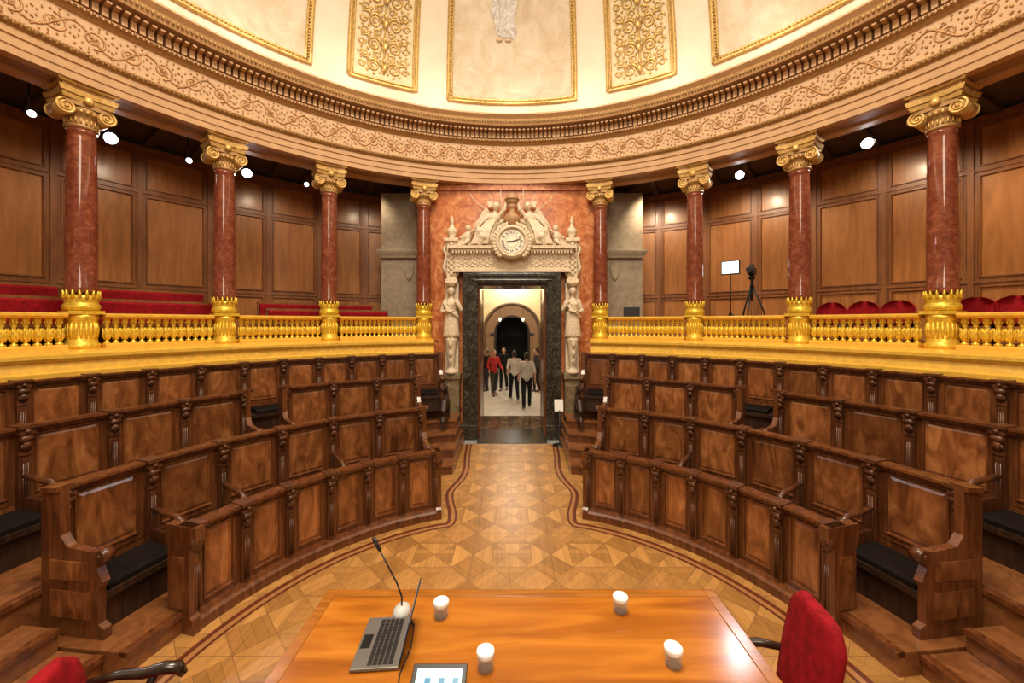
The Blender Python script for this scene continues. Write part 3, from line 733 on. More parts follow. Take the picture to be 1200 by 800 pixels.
for s in (-1,1):
    m=M(); z=1.42
    m.lathe([(.14,z),(.15,z+.04),(.09,z+.08),(.06,z+.12),(.08,z+.3),(.11,z+.62),(.13,z+.72),(.11,z+.76)],14)
    m.sphere((0,-.1,z+.62),(.05,.05,.08),8,6); m.sphere((0,-.09,z+.42),(.04,.04,.07),8,6); m.sphere((0,-.08,z+.25),(.03,.03,.06),8,6)
    m.lathe([(.11,z+.74),(.17,z+.82),(.165,z+.95),(.15,z+1.10),(.135,z+1.25),(.11,z+1.35)],16,sy=.8)
    robe_folds(m,(0,0),z+.78,z+1.28,.165,.115,12)
    m.sphere((0,-.01,z+1.45),(.135,.10,.16),12,8); 
    for q in (-1,1):
        m.sphere((q*.052,-.08,z+1.47),(.048,.045,.05),8,6)
    m.cap((0,0,z+1.55),(0,0,z+1.66),.048,.04)
    head(m,(0,-.02,z+1.75),.08)
    m.cap((s*.13,0,z+1.54),(s*.20,.0,z+1.33),.048,.04); m.cap((s*.20,0,z+1.33),(s*.05,-.14,z+1.30),.038,.027)
    m.cap((-s*.13,0,z+1.54),(-s*.21,-.02,z+1.36),.048,.04); m.cap((-s*.21,-.02,z+1.36),(-s*.10,-.12,z+1.52),.038,.027)
    for q in (-1,1):
        for k in range(4): m.cap((q*.06+k*.014*q,-.15+k*.003,z+1.31+.012*k),(q*.02+k*.01*q,-.18,z+1.29+.016*k),.011,.009,seg=6)
    m.tube([(-.15,-.06,z+1.5),(-.07,-.13,z+1.38),(.05,-.14,z+1.28),(.16,-.06,z+1.2)],[.026,.03,.03,.026],8)
    m.lathe([(.08,z+1.86),(.12,z+1.92),(.12,z+1.945)],14)
    me=fuse(m,.010,[STONE_W],'caryatid',1)
    o=place('caryatid_statue',me,None,(s*1.30,8.22,0)); tag(o,'white stone caryatid in draped robe on tapering pedestal beside doorway','statue','doorway caryatids')
for s in (-1,1):
    # compact seated figure close to the clock
    m=M(); z=4.12
    m.sphere((s*.50,.0,z+.20),(.17,.15,.18),12,8)
    m.cap((s*.50,0,z+.25),(s*.40,0,z+.60),.135,.11); m.sphere((s*.39,-.01,z+.64),(.15,.10,.12),12,8)
    m.cap((s*.37,0,z+.72),(s*.35,-.01,z+.80),.045,.04); head(m,(s*.34,-.02,z+.88),.085)
    m.cap((s*.50,-.04,z+.22),(s*.70,-.14,z+.32),.11,.09); m.cap((s*.70,-.14,z+.32),(s*.80,-.12,z+.08),.085,.05); m.cap((s*.80,-.12,z+.08),(s*.90,-.16,z+.03),.04,.03)
    m.cap((s*.50,-.06,z+.16),(s*.62,-.18,z+.20),.11,.085); m.cap((s*.62,-.18,z+.20),(s*.68,-.18,z+.04),.075,.045)
    m.cap((s*.28,-.02,z+.68),(s*.16,-.08,z+.80),.052,.042); m.cap((s*.16,-.08,z+.80),(s*.12,-.08,z+.95),.04,.03)
    m.cap((s*.50,-.02,z+.68),(s*.64,-.05,z+.54),.052,.042); m.cap((s*.64,-.05,z+.54),(s*.74,-.12,z+.42),.04,.03)
    for k in range(9): m.tube([(s*(.36+.022*k),-.10,z+.56),(s*(.47+.03*k),-.18,z+.32),(s*(.52+.045*k),-.19,z+.04)],[.016,.020,.016],6)
    for k in range(8): m.tube([(s*.44,.06,z+.62),(s*(.56+.03*k),.07,z+.86-.045*k),(s*(.66+.045*k),.07,z+.78-.10*k)],[.03,.034,.012],6)
    # putto and garland at the outside
    m.sphere((s*.96,-.02,z+.22),(.09,.085,.13),8,6); m.sphere((s*.94,-.04,z+.41),(.066,.066,.075),8,6); m.cap((s*.99,-.02,z+.30),(s*1.10,-.06,z+.20),.034,.026)
    m.cap((s*.92,-.03,z+.30),(s*.82,-.08,z+.36),.032,.024)
    m.cap((s*.94,-.05,z+.14),(s*1.04,-.14,z+.05),.048,.032)
    for k in range(6): m.tube([(s*1.04,0,z+.02),(s*(1.04+.04*k),-.03,z+.22-.03*k),(s*(1.08+.035*k),-.02,z+.14-.02*k)],[.035,.030,.010],6)
    me=fuse(m,.010,[STONE_W],'pediment_figure',1)
    o=place('pediment_figure',me,None,(0,8.3,0.0)); tag(o,'white stone seated robed figure leaning against the clock','statue','figures on the door pediment')
m=M(); m.sphere((0,0,5.13),.14,20,14); 
m.tube([(.145*math.cos(a),.145*math.sin(a)*.3,5.13+.145*math.sin(a)*.95) for a in [2*pi*k/24 for k in range(25)]],.012,6)
m.tube([(.148*math.cos(a),.148*math.sin(a),5.13) for a in [2*pi*k/24 for k in range(25)]],.012,6)
m.lathe([(.16,4.55),(.18,4.72),(.17,4.76),(.12,4.82),(.06,4.88),(.07,4.94),(.11,4.99),(.08,5.03)],16)
tag(m.obj('stone_globe',[plain('bronze_stone',(.42,.24,.12),.5,var=.2)],loc=(0,8.22,0)),'brownish carved globe with bands above the clock','sculpture')
m=M()
for s in (-1,1):
    m.tube([(s*.24,0,4.70),(s*.42,.05,5.1),(s*.50,.08,5.33)],[.012,.012,.006],6); m.tube([(s*.2,0,4.70),(s*.24,.05,5.2),(s*.25,.08,5.43)],[.012,.012,.006],6)
    m.tube([(s*.30,0,4.7),(s*.85,.05,5.2),(s*.92,.08,5.34)],[.010,.010,.005],6)
    m.prism([(s*.44,5.15),(s*.55,5.13),(s*.50,5.0),(s*.42,5.02)],lambda x,z:(x,.04,z),lambda x,z:(x,.07,z))
    for k in range(5): m.sphere((s*(.10+.05*k),.0,4.74-.02*k),(.055,.05,.06),8,6)
m.box(-.34,.34,-.02,.1,4.55,4.72)
tag(m.obj('stone_trophy',[STONE_W],loc=(0,8.32,0)),'carved stone lances and banners behind the globe','sculpture')
ck=root('clock','round white clock with roman numerals in carved stone ring','clock',(0,8.00,4.19)); ck.scale=(.86,.9,.86)
def rot_lathe(prof,seg=40,caps=True):
    q=M(); q.lathe(prof,seg,caps=caps); q.v=[(x,-z,y) for x,y,z in q.v]; return q
rot_lathe([(.41,-.20),(.41,0),(.39,.03),(.375,.03),(.37,.045),(.345,.05),(.325,.03),(.315,0),(.315,-.03)],caps=False).obj('bezel',[STONE_W],ck)
rot_lathe([(.30,-.20),(.318,-.02),(.318,.002)]).obj('dial',[CLOCKF],ck)
rot_lathe([(.305,.001),(.305,.008),(.290,.008),(.290,.001)],caps=False).obj('minute_ring',[GOLDD],ck)
rot_lathe([(.15,.001),(.15,.007),(.143,.007),(.143,.001)],caps=False).obj('inner_ring',[GOLDD],ck)
for i,tx in enumerate(['XII','I','II','III','IV','V','VI','VII','VIII','IX','X','XI']):
    cu=bpy.data.curves.new('numeral','FONT'); cu.body=tx; cu.size=.10; cu.align_x='CENTER'; cu.align_y='CENTER'; cu.extrude=.002; cu.offset=.001
    cu.materials.append(BLACK); o=bpy.data.objects.new('numeral_src',cu); COL.objects.link(o)
    me=bpy.data.meshes.new_from_object(o.evaluated_get(bpy.context.evaluated_depsgraph_get())); bpy.data.objects.remove(o)
    me.name='numeral'
    if not me.materials: me.materials.append(BLACK)
    o=place('numeral',me,ck)
    a=2*pi*i/12
    o.matrix_local=Matrix.Translation((.222*math.sin(a),-.006,.222*math.cos(a)))@Matrix.Rotation(a,4,'Y')@Matrix.Rotation(pi/2,4,'X')
for L,wd,an in ((.15,.020,rad(268)),(.25,.014,rad(72))):
    q=M(); q.prism([(-wd/2,-.04),(wd/2,-.04),(wd,L*.6),(0,L),(-wd,L*.6)],lambda x,z:(x,-.012,z),lambda x,z:(x,-.016,z))
    q.obj('clock_hand',[BLACK],ck,(0,0,0),(0,an,0))
for s in (-1,1):
    gar=M()
    for k in range(12):
        a=rad(-50+k*11); gar.sphere((s*.44*math.cos(a),.02,.44*math.sin(a)),(.05,.05,.05),8,6); gar.sphere((s*.48*math.cos(a+.08),.03,.48*math.sin(a+.08)),(.028,.03,.028),6,5)
    place('garland',fuse(gar,.010,[STONE_W],'garland',0),ck)
for s in (-1,1):
    m=M(); q=M(); q.relief(.70,3.27,[(0,0,0),(.06,0,0),(.08,.02,0),(.10,.02,0),(.13,.008,1)],.05); m.add(q)
    q=M(); q.lathe([(.02,-.05),(.03,-.02),(.012,0)],10); q.v=[(x+.30,z,y+1.4) for x,y,z in q.v]; m.add(q,None,2)
    o=m.obj('door_%d'%(1 if s<0 else 2),[W_FRAME,W_FIELD,GOLD],None,(s*.76,9.56,.01),(0,0,s*rad(86)))
    struct(o,'open wooden door leaf with raised panels')
sg=root('sign_stand','black metal post stand holding a small white sign beside door','sign',(.97,7.82,0.0))
m=M(); m.lathe([(.14,0),(.14,.015),(.03,.03),(.012,.05),(.012,.72)],20); m.obj('pole',[BLACKG],sg)
m=M(); m.box(-.09,.09,-.03,-.015,.68,.92); m.obj('sign_plate',[WHITEP],sg,rot=(rad(-12),0,0))
m=M(); m.box(-.735,.735,7.95,8.95,0.0,.012); ntrim+=1; struct(m.obj('trim_%d'%ntrim,[MARB_BLK]),'dark marble threshold')

# ------------------------------------------------------------------ corridor beyond
FLM=marble('corridor_dark_marble',(.03,.02,.012),(.10,.07,.045),(.25,.18,.12),3,.12)
FLW=marble('corridor_pale_marble',(.55,.55,.55),(.74,.74,.74),(.84,.84,.84),2,.08)
m=M(); m.box(-2.0,2.0,8.95,10.3,-.05,.004); struct(m.obj('floor_corridor_near',[FLM]),'dark marble corridor floor')
m=M(); m.box(-2.0,2.0,10.3,24,-.05,.004); struct(m.obj('floor_corridor_far',[FLW]),'pale polished corridor floor')
for s,nm in ((-1,'left'),(1,'right')):
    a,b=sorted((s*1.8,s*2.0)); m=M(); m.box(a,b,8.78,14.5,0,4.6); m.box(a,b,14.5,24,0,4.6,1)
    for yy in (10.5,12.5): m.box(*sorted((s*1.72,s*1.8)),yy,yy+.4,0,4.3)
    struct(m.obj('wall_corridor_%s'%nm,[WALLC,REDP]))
m=M(); m.box(-2,2,8.78,24,4.6,4.7); struct(m.obj('ceiling_corridor',[WALLC]))
def archwall(hw,spring,W,H,y0,y1,mats,name,lab):
    m=M(); n=20
    top=[(hw*math.cos(pi*i/n),spring+hw*math.sin(pi*i/n)) for i in range(n+1)]
    for (yy) in (y0,y1):
        for i in range(n):
            (xa,za),(xb,zb)=top[i],top[i+1]; o=len(m.v)
            m.v+=[(xa,yy,za),(xb,yy,zb),(xb,yy,H),(xa,yy,H)]; m.face((o,o+1,o+2,o+3))
        for s in (-1,1):
            o=len(m.v); m.v+=[(s*hw,yy,0),(s*W,yy,0),(s*W,yy,H),(s*hw,yy,H)]; m.face((o,o+1,o+2,o+3))
    path=[(hw,0)]+top+[(-hw,0)]
    m.grid([[(x,y0,z),(x,y1,z)] for x,z in path],1,False)
    m.tube([(x*1.05,y0-.01,z if z<=spring else spring+(z-spring)*1.05) for x,z in path],.06,6,1)
    for s in (-1,1): m.box(*sorted((s*(hw-.03),s*(hw+.3))),y0-.07,y0+.05,spring-.12,spring,1)
    return struct(m.obj(name,mats,fix=False),lab)
GREYT=plain('brown_arch_trim',(.14,.09,.055),.6)
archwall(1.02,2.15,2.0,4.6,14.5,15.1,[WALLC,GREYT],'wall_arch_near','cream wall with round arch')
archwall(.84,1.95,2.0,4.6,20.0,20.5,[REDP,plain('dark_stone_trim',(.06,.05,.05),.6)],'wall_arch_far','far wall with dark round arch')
m=M(); m.box(-2,2,24,24.1,0,4.7); struct(m.obj('wall_corridor_back',[plain('night_wall',(.012,.014,.018),.5)]))
gt=root('iron_gate','dark iron arched gate with vertical bars','gate',(0,20.7,0))
m=M()
for i in range(13):
    x=-.84+.14*i; m.tube([(x,0,0),(x,0,1.95+math.sqrt(max(0,.9**2-x*x)))],.014,6)
for z in (.1,1.0,1.85): m.tube([(-.9,0,z),(.9,0,z)],.02,6)
m.obj('bars',[BLACKG],gt)
wl=M(); wl.lathe([(.001,0),(.04,.03),(.06,.10),(.05,.14),(.02,.18)],12); wlm=wl.mesh('lantern',[WARML])
for x,y,z in ((-.55,17.5,2.55),(.50,17.5,2.55)):
    r=root('hanging_lantern','small glowing lantern hanging in the far corridor','lamp',(x,y,z),group='corridor lanterns'); place('lamp_shade',wlm,r)
    m=M(); m.tube([(0,0,.17),(0,0,4.6-z)],.008,6); m.obj('chain',[BLACKG],r)

# ------------------------------------------------------------------ people
SKIN=plain('skin',(.50,.27,.18),.5,var=.05)
def person(loc,h,shirt,trous,hair,rz,stride,label,longs=False,arm=0.0):
    k=h/1.75
    r=root('person',label,'person',loc,rz); r.scale=(k,k,k)
    st=stride
    J={}
    for s in (-1,1):
        f=st*s
        J[s]=dict(hip=(s*.09,0,.9),knee=(s*.10,.10*f+.03,.50+.01),ank=(s*.10,.26*f-.02,.09+(.05 if f<0 else 0)),toe=(s*.115,.26*f+.14,.035+(.0 if f<0 else 0)),
              sh=(s*.18,0,1.43),el=(s*.25,-.10*f-.02+arm*.03,1.16),wr=(s*.26,-.18*f+.05+arm*.15,.93+arm*.12))
    b=M()
    b.cap((0,0,1.50),(0,0.005,1.58),.055,.052); head(b,(0,.015,1.655),.098,1,False)
    b.sphere((0,0,1.30),(.165,.10,.17),14,10); b.cap((0,0,1.18),(0,0,1.0),.12,.135); b.cap((-.15,0,1.44),(.15,0,1.44),.055,.055)
    for s in (-1,1):
        j=J[s]
        b.cap(j['hip'],j['knee'],.088,.058); b.cap(j['knee'],j['ank'],.055,.038); b.cap(j['ank'],j['toe'],.04,.03)
        b.cap(j['sh'],j['el'],.055,.042); b.cap(j['el'],j['wr'],.04,.028)
        w=Vector(j['wr']); b.cap(w,w+Vector((0,.005,-.07)),.03,.032)
        for q in range(4):
            p=w+Vector((-s*.004,-.026+.018*q,-.09)); L=(.055,.066,.07,.06)[q]
            b.cap(p,p+Vector((-s*.008,0.004,-L*.55)),.0095,.009,seg=6); b.cap(p+Vector((-s*.008,.004,-L*.55)),p+Vector((-s*.022,.006,-L)),.009,.008,seg=6)
        b.cap(w+Vector((0,.02,-.04)),w+Vector((-s*.01,.055,-.085)),.012,.009,seg=6)
    place('body',fuse(b,.011,[SKIN],'body',2),r)
    c=M()
    c.sphere((0,0,1.31),(.178,.115,.18),14,10); c.cap((0,0,1.2),(0,0,.98),.132,.145); c.cap((-.15,0,1.44),(.15,0,1.44),.063,.063)
    for s in (-1,1):
        j=J[s]; c.cap(j['sh'],j['el'],.066,.055)
        if longs: c.cap(j['el'],j['wr'],.054,.04)
    place('shirt',fuse(c,.014,[shirt],'shirt',2),r)
    c=M(); c.sphere((0,0,.95),(.155,.125,.11),14,8)
    for s in (-1,1):
        j=J[s]; c.cap(j['hip'],j['knee'],.10,.072); c.cap(j['knee'],j['ank'],.07,.058)
    place('trousers',fuse(c,.014,[trous],'trousers',2),r)
    c=M(); c.sphere((0,-.012,1.685),(.092,.105,.105),14,10); c.sphere((0,-.05,1.64),(.08,.07,.09),10,8)
    place('hair',fuse(c,.012,[hair],'hair',2),r)
    for s in (-1,1):
        j=J[s]; c=M(); a=Vector(j['ank']); t=Vector(j['toe']); c.cap(a+Vector((0,-.03,-.045)),t,.045,.038); place('shoe',fuse(c,.012,[BLACK],'shoe',2),r)
    return r
WH=plain('white_shirt_cloth',(.50,.50,.50),.8); BK=plain('black_cloth',(.010,.010,.012),.8,spec=.2); GR=plain('grey_cloth',(.04,.04,.045),.8,spec=.2)
RD=plain('red_jacket_cloth',(.36,.015,.015),.8); HB=plain('dark_hair',(.015,.009,.006),.6); HG=plain('grey_hair',(.12,.10,.09),.6)
person((.43,11.25,.004),1.60,WH,BK,HB,0,1,'person in white shirt and black trousers walking away')
person((.07,12.5,.004),1.56,WH,BK,HB,rad(8),-1,'person in white shirt and dark trousers walking away with arms bent',arm=.6)
person((-.62,13.2,.004),1.55,RD,GR,HG,rad(-150),.4,'person in red jacket turned towards the hall',True,.8)
person((-.30,14.2,.004),1.56,BK,BK,HB,rad(170),.5,'person in black clothes standing in the corridor',True)
person((.88,13.9,.004),1.56,GR,BK,HB,rad(100),.3,'person in grey jacket standing by the arch',True)
person((-.92,14.0,.004),1.52,BK,GR,HG,rad(60),.3,'person in dark coat standing beside red jacket',True)

# ------------------------------------------------------------------ gallery things
def red_bench(R,t0,t1,sd,zt,label):
    tm=(t0+t1)/2; bs=pol(R,sd*tm,2.12); inv=tuple(-c for c in bs)
    r=root('gallery_bench',label,'bench',bs,group='red gallery benches')
    m=M(); m.arc(R-.02,R+.04,sd*t0,sd*t1,2.12,zt-.04,16); m.arc(R-.5,R,sd*t0,sd*t1,2.42,2.48,16); m.arc(R-.05,R+.07,sd*t0,sd*t1,zt-.03,zt+.02,24)
    n=max(1,int(round((t1-t0)/14)))
    for i in range(n+1): m.arc(R-.5,R+.03,sd*(t0+(t1-t0)*i/n)-.12,sd*(t0+(t1-t0)*i/n)+.12,2.12,2.60,1)
    m.obj('bench_frame',[W_WALLF],r,inv)
    for i in range(n):
        a=t0+(t1-t0)*i/n+.25; b=t0+(t1-t0)*(i+1)/n-.25
        c=M(); c.arcprof([(R-.46,2.48),(R-.02,2.48),(R-.02,2.56),(R-.42,2.57),(R-.47,2.54)],sd*a,sd*b,10,sm=False); c.obj('seat_cushion',[REDV],r,inv)
        c=M(); c.arcprof([(R-.09,2.60),(R-.03,2.60),(R-.03,zt-.03),(R-.06,zt-.02),(R-.10,zt-.05)],sd*a,sd*b,10,sm=False); c.obj('back_cushion',[REDV],r,inv)
red_bench(7.75,50,104,-1,3.06,'long curved bench with red velvet back cushions on gallery')
red_bench(6.95,50,104,-1,2.84,'long curved bench with red velvet cushions behind balustrade')
red_bench(7.75,26,43.5,-1,2.92,'short curved bench with red velvet cushions between columns')
red_bench(6.95,24,43.5,-1,2.76,'short curved bench with red velvet cushions behind balustrade')
gs=M(); gs.sphere((0,0,.40),(.21,.20,.07),16,8,0)
gs_me=gs.mesh('seat',[REDV])
gb=M()
rows=[]
for j in range(10):
    z=.44+.29*j/9; wv=.21*math.sqrt(max(0.03,1-max(0,(j-3)/6.1)**2.2))
    rows.append([(wv*math.sin(a),.17+.05*j/8-.10*(1-math.cos(a))*1.5+dy,z) for a,dy in [(-1.3+2.6*i/10,0) for i in range(11)]+[(1.3-2.6*i/10,.06) for i in range(11)]])
gb.grid(rows,0,True,closev=True); gb.face([9*22+k for k in range(22)],0); gb.face([k for k in range(22)][::-1],0)
gb_me=gb.mesh('backrest',[REDV])
gl=M(); gl.tube([(0,0,0),(0.01,.01,.38)],[.016,.022],8); gl_me=gl.mesh('leg',[W_CHAIR])
for x,R in ((973,6.75),(1010,6.75),(1050,6.75),(1140,6.75),(1186,6.75)):
    t=px_theta(x,R); p=pol(R,t,2.12)
    r=root('gallery_chair','red velvet tub chair with rounded back on gallery','chair',p,-rad(t),'red gallery chairs')
    place('seat',gs_me,r); place('backrest',gb_me,r)
    for a,b in ((-.15,-.12),(.15,-.12),(-.15,.12),(.15,.12)): place('leg',gl_me,r,(a,b,0))
def spotlight(x,y,big):
    R=6.95; t=px_theta(x,R); p=pol(R,t); D=p[1]; z=EYE+(378-y)/F*D
    r=root('spotlight','black ceiling spotlight with bright white lens over gallery','spotlight',(p[0],p[1],z),-rad(t),'gallery spotlights')
    m=M(); q=M(); rr=.08 if big else .045
    q.lathe([(rr*.7,.16),(rr*.9,.12),(rr,0),(rr*1.1,-.02),(rr*1.1,-.03)],16); q.v=[(a,c2,b) for a,b,c2 in q.v]; m.add(q)
    m.obj('housing',[BLACK],r,rot=(rad(15),0,0))
    q=M(); q.sphere((0,-.03,0),(rr*.98,.03,rr*.98),14,8); q.obj('lens',[LIGHTM if big else LIGHTS],r,rot=(rad(15),0,0))
    m=M(); m.tube([(0,.06,.05),(0,.06,max(.08,5.80-z))],.012,6); m.obj('mounting_arm',[BLACK],r)
    if big:
        L=bpy.data.lights.new('spot_lamp','SPOT'); L.energy=110; L.spot_size=rad(80); L.spot_blend=.6; L.color=(.95,.95,1); L.shadow_soft_size=.07
        lo=bpy.data.objects.new('spot_lamp',L); COL.objects.link(lo); q=pol(R-.15,t,z-.02); lo.location=q
        d=Vector((0,3.0,0.0))-Vector(q); lo.rotation_euler=d.to_track_quat('-Z','Y').to_euler()
for x,y,b in ((37,133,0),(130,162,1),(222,188,0),(290,203,1),(360,216,0),(868,205,1),(1018,168,1)): spotlight(x,y,b)
t=px_theta(857,7.0); p=pol(7.0,t,2.12)
r=root('video_light','bright square video light panel on a black stand','lamp',p,-rad(t))
m=M(); m.box(-.17,.17,-.03,.03,1.36,1.64); m.obj('light_housing',[BLACK],r,bevel=.01)
m=M(); m.box(-.145,.145,-.04,-.03,1.385,1.615); m.obj('light_panel',[plain('video_panel',(.95,.97,1.0),.3,emis=4)],r)
m=M(); m.tube([(0,0,.5),(0,0,1.36)],.014,8)
for k in range(3):
    a=2*pi*k/3; m.tube([(0,0,.6),(.35*math.cos(a),.35*math.sin(a),.01)],.012,6)
m.obj('stand',[BLACKG],r)
t=px_theta(882,6.9); p=pol(6.9,t,2.12)
r=root('video_camera','black video camera mounted on a tripod on gallery','camera',p,-rad(t))
m=M(); m.box(-.06,.06,-.12,.13,1.32,1.45); m.box(-.03,.03,-.05,.1,1.45,1.52); q=M(); q.lathe([(.04,0),(.045,.10),(.06,.13)],14); q.v=[(a,-.12-c,b+1.39) for a,b,c in q.v]; m.add(q); m.obj('camera_body',[BLACK],r,bevel=.008)
m=M(); m.lathe([(.05,1.22),(.06,1.26),(.04,1.32)],12); m.tube([(0,0,.8),(0,0,1.25)],.018,8)
for k in range(3):
    a=2*pi*k/3+.4; m.tube([(0,0,1.15),(.2*math.cos(a),.2*math.sin(a),.6),(.34*math.cos(a),.34*math.sin(a),.01)],[.018,.016,.012],6)
m.obj('tripod',[BLACKG],r)
p=(2.60,8.35,2.12)
r=root('monitor','small black flat monitor on a stand beside stone pillar','monitor',p,rad(-15))
m=M(); m.box(-.17,.17,-.02,.02,.46,.72); m.obj('screen',[BLACK],r,bevel=.006)
m=M(); m.tube([(0,.02,.0),(0,.02,.5)],.02,8); m.lathe([(.15,0),(.15,.02),(.02,.03)],14); m.obj('stand',[BLACKG],r)

# ------------------------------------------------------------------ table
TZ=.76
tb=root('table','large polished cherry wood council table','table',(.055,1.85,0))
m=M(); hx=1.255; hy=.66
m.box(-hx,hx,-hy,hy,TZ-.05,TZ-.004,1)
m.box(-hx+.07,hx-.07,-hy+.07,hy-.07,TZ-.01,TZ,0)
m.box(-hx,-hx+.066,-hy,hy,TZ-.01,TZ,1); m.box(hx-.066,hx,-hy,hy,TZ-.01,TZ,1); m.box(-hx+.066,hx-.066,hy-.066,hy,TZ-.01,TZ,1); m.box(-hx+.066,hx-.066,-hy,-hy+.066,TZ-.01,TZ,1)
m.obj('table_top',[W_TABLE,W_TABLEB],tb,bevel=.003)
m=M(); m.box(-hx+.40,hx-.40,-hy+.12,hy-.12,TZ-.13,TZ-.05); m.obj('apron',[W_TABLEB],tb,bevel=.005)
lg=M(); lg.lathe([(.05,0),(.06,.04),(.035,.08),(.045,.3),(.055,.5),(.04,.60),(.06,.66),(.06,.72)],16); lgm=lg.mesh('leg',[W_TABLEB])
for a in (-1,1):
    for b in (-1,1): place('leg',lgm,tb,(a*(hx-.45),b*(hy-.16),0))
gl=M(); gl.lathe([(.001,.0),(.036,.0),(.038,.006),(.040,.085),(.040,.088),(.037,.087),(.0355,.010),(.001,.008)],24)
for k in range(16):
    a=2*pi*k/16; gl.tube([(.039*math.cos(a),.039*math.sin(a),.004),(.0405*math.cos(a),.0405*math.sin(a),.07)],.0022,4)
glm=gl.mesh('glass',[GLASS])
wt=M(); wt.lathe([(.001,.0105),(.034,.0105),(.035,.05),(.001,.05)],20); wtm=wt.mesh('water',[WATER])
ld=M(); ld.lathe([(.0425,.070),(.044,.072),(.044,.0925),(.042,.095),(.001,.0955)],24,sm=False)
for k in range(24):
    a=2*pi*k/24; ld.tube([(.0435*math.cos(a),.0435*math.sin(a),.071),(.0435*math.cos(a),.0435*math.sin(a),.092)],.002,4)
ldm=ld.mesh('paper_lid',[WHITEP])
for x,y in ((518,722),(728,716),(570,783),(790,779)):
    D=(EYE-TZ)*F/(y-378); X=(x-601)/F*D
    r=root('water_glass','drinking glass covered with a white pleated paper lid','glass',(X,D,TZ),group='covered water glasses'); place('glass',glm,r); place('water',wtm,r); place('paper_lid',ldm,r)
lp=root('laptop','open dark grey laptop with black keyboard seen from the side','laptop',(-.70,2.08,TZ),rad(4))
m=M(); m.box(-.12,.12,-.17,.17,.004,.02); m.obj('laptop_base',[SILVER],lp,bevel=.004)
m=M()
for i in range(5):
    for j in range(14):
        x=.075-.026*i; y=-.15+.0215*j; m.box(x-.011,x+.011,y,y+.018,.0195,.0225)
m.obj('keyboard',[BLACK],lp)
m=M(); m.box(-.108,-.058,-.045,.045,.0195,.0212); m.obj('touchpad',[BLACKG],lp)
m=M(); m.box(-.004,.004,-.17,.17,0,.225); m.box(-.0055,-.004,-.158,.158,.012,.215,1); m.obj('laptop_lid',[BLACK,SCREENB],lp,(.122,0,.018),(0,rad(14),0),bevel=.002)
tbt=root('tablet','tablet showing a pale cyan panel of buttons propped on table','tablet',(-.345,1.78,TZ),0)
m=M(); m.box(-.130,.130,-.095,.095,0,.012); m.obj('tablet_case',[BLACK],tbt,(0,0,.045),(rad(18),0,0),bevel=.004)
m=M(); m.box(-.108,.108,-.073,.073,.0118,.0128,0)
m.box(-.098,.098,.048,.066,.0128,.0134,1)
for i in range(6):
    for j in range(3): m.box(-.098+.033*i,-.098+.033*i+.027,-.064+.036*j,-.064+.036*j+.026,.0128,.0134,1+(i+j)%2)
m.obj('tablet_screen',[SCREEN,SCREENW,SCREENB],tbt,(0,0,.045),(rad(18),0,0))
m=M(); m.box(-.06,.06,-.05,.05,.0,.018); m.box(-.03,.03,.04,.06,0,.05); m.obj('stand',[BLACKG],tbt,(0,.01,0))
mc=root('microphone','gooseneck conference microphone on a pale round base','microphone',(-.66,2.30,TZ))
m=M(); m.lathe([(.050,0),(.053,.01),(.047,.03),(.03,.045),(.018,.05)],24,sy=1.2); m.obj('microphone_base',[plain('pale_plastic',(.55,.55,.53),.4)],mc)
m=M(); m.tube([(0,0,.045),(.0,0,.10),(-.03,.01,.17),(-.09,.03,.26),(-.15,.05,.35)],[.006,.0055,.005,.005,.005],8); m.obj('gooseneck',[BLACK],mc)
m=M(); m.tube([(-.145,.048,.342),(-.155,.052,.357),(-.19,.063,.41),(-.197,.065,.42)],[.006,.011,.012,.006],10); m.obj('microphone_head',[BLACK],mc)
cb=M(); cb.tube([(-.60,2.25,TZ+.012),(-.56,2.2,TZ+.005),(-.54,2.05,TZ+.004),(-.555,1.9,TZ+.004),(-.53,1.75,TZ+.004),(-.50,1.5,TZ+.004)],.004,6)
tag(cb.obj('cable',[BLACK]),'thin black cable lying across the table top','cable')

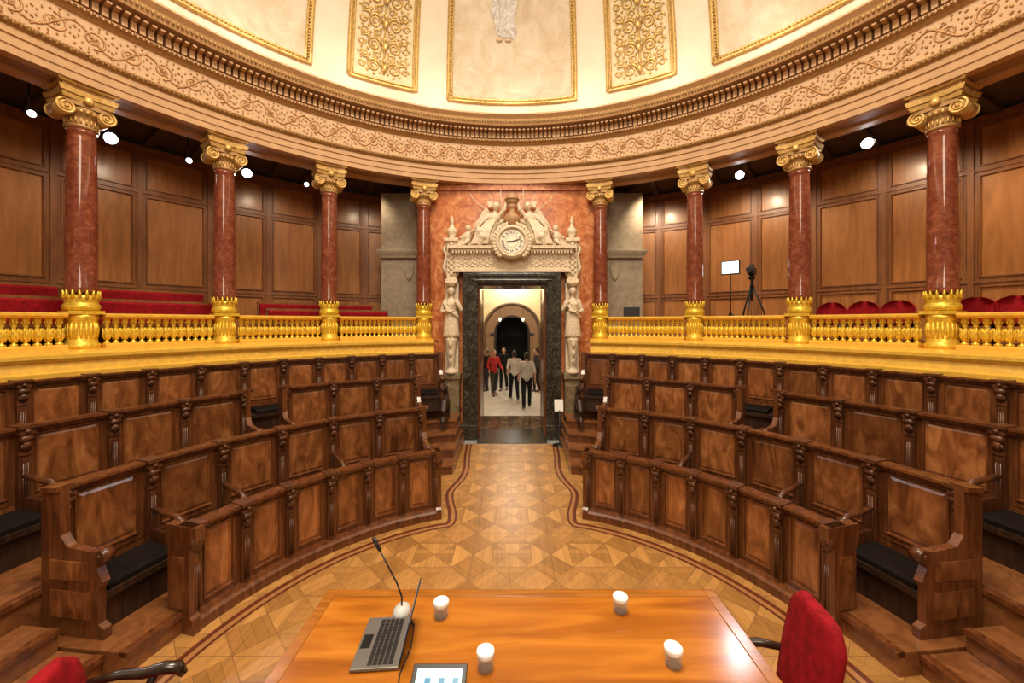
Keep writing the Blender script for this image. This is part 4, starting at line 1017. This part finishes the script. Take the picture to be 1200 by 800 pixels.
# ------------------------------------------------------------------ armchairs (front = -y local)
def armchair(loc,rz,label,H=1.08,e=0.0,az=0.0):
    r=root('armchair',label,'chair',loc,rz,'armchairs at the table')
    m=M(); m.box(-.22,.22,-.18,.20,.40,.49); m.obj('seat',[REDV],r,bevel=.03)
    m=M(); m.box(-.24,.24,-.19,.22,.34,.41); m.obj('seat_rail',[W_CHAIR],r,bevel=.01)
    b=M(); rows=[]
    for j in range(13):
        f=j/12; z=.52+(H-.52)*f; wv=.185+.02*math.sin(f*pi*.9)
        if f>.82: wv*=math.sqrt(max(.5,1-((f-.82)/.22)**2))
        yb=.17+.10*f
        top=[(-wv+2*wv*i/10,yb-.022*(1-((i-5)/5)**2*.9)-.008,z) for i in range(11)]
        bot=[(wv-2*wv*i/10,yb+.022*(1-((i-5)/5)**2*.5)+.008,z) for i in range(11)]
        rows.append(top+bot)
    b.grid(rows,0,True,closev=True); b.face([12*22+k for k in range(22)],0); b.face(list(range(22))[::-1],0)
    b.obj('backrest',[REDV],r)
    m=M()
    for s in (-1,1): m.tube([(s*.20,.20,.30),(s*.20,.22,.6),(s*.205,.25,.80)],[.022,.02,.014],8)
    m.obj('back_post',[W_CHAIR],r)
    for s in (-1,1):
        m=M(); m.tube([(s*.20,.22,.72+az),(s*.235,.10,.71+az),(s*.24,-.06+e*.6,.69+az),(s*.24,-.18+e,.70+az),(s*.24,-.25+e,.69+az),(s*.24,-.275+e,.65+az)],[.018,.022,.026,.030,.030,.018],10)
        m.tube([(s*.24,-.15+e,.69+az),(s*.235,-.10+e,.58+az*.6),(s*.23,-.13+e,.46),(s*.22,-.12+e,.38)],[.022,.018,.02,.022],8)
        m.obj('armrest',[W_CHAIR],r)
    for s in (-1,1):
        for y,k in ((-.16,0),(.20,.06)):
            m=M(); m.tube([(s*.21,y,.36),(s*.21,y-.01,.2),(s*.22,y+k,.0)],[.028,.02,.016],8); m.obj('leg',[W_CHAIR],r)
armchair((1.30,2.0,0),rad(-98),'red velvet armchair with dark wooden arms pushed up to table',1.04,.06,-.055)
armchair((-1.84,1.75,0),rad(104),'red velvet armchair with curved dark wooden arm near table',.92,.10)

# ------------------------------------------------------------------ lights
def area(loc,target,size,energy,col,name='unseen_area_light'):
    L=bpy.data.lights.new(name,'AREA'); L.shape='DISK'; L.size=size; L.energy=energy; L.color=col
    o=bpy.data.objects.new(name,L); COL.objects.link(o); o.location=loc
    o.rotation_euler=(Vector(target)-Vector(loc)).to_track_quat('-Z','Y').to_euler(); return o
def point(loc,e,col,r=.15):
    L=bpy.data.lights.new('lamp','POINT'); L.energy=e; L.color=col; L.shadow_soft_size=r
    o=bpy.data.objects.new('lamp',L); COL.objects.link(o); o.location=loc
area((0,2.4,10.9),(0,2.6,0),3.0,960,(1,.86,.66))  # unseen area light under the apex, standing in for the dome skylight
area((0,-2.5,7.5),(0,4.5,1.0),3.4,340,(1,.86,.66))  # added frontal fill high behind the camera, brightens the bench fronts
for t in range(-96,97,16): point(pol(5.35,t,7.15),10.5,(1,.91,.76),.2)
for sd in (-1,1):
    for t in (27,42,57,72,88):
        L=bpy.data.lights.new('gallery_lamp','SPOT'); L.energy=45 if sd<0 else 165; L.color=(1,.80,.55); L.spot_size=rad(120); L.spot_blend=.8; L.shadow_soft_size=.1
        o=bpy.data.objects.new('gallery_lamp',L); COL.objects.link(o); o.location=pol(7.0,sd*t,5.5)
        o.rotation_euler=(Vector(pol(8.3,sd*t,3.4))-Vector(o.location)).to_track_quat('-Z','Y').to_euler()
point((0,10.3,4.2),40,(1,.88,.68)); point((0,13.9,4.3),130,(1,.95,.86)); point((0,17,4.0),120,(1,.93,.82)); 
w=bpy.data.worlds.new('world'); scene.world=w; w.use_nodes=True
w.node_tree.nodes['Background'].inputs[0].default_value=(1,.80,.58,1); w.node_tree.nodes['Background'].inputs[1].default_value=.28

# ------------------------------------------------------------------ camera
cd=bpy.data.cameras.new('camera'); cam=bpy.data.objects.new('camera',cd); COL.objects.link(cam)
cam.location=(0,0,EYE); cam.rotation_euler=(pi/2,0,0); cd.sensor_width=36; cd.lens=36*F/1200; cd.shift_y=-22/1200; cd.clip_start=.05
scene.camera=cam
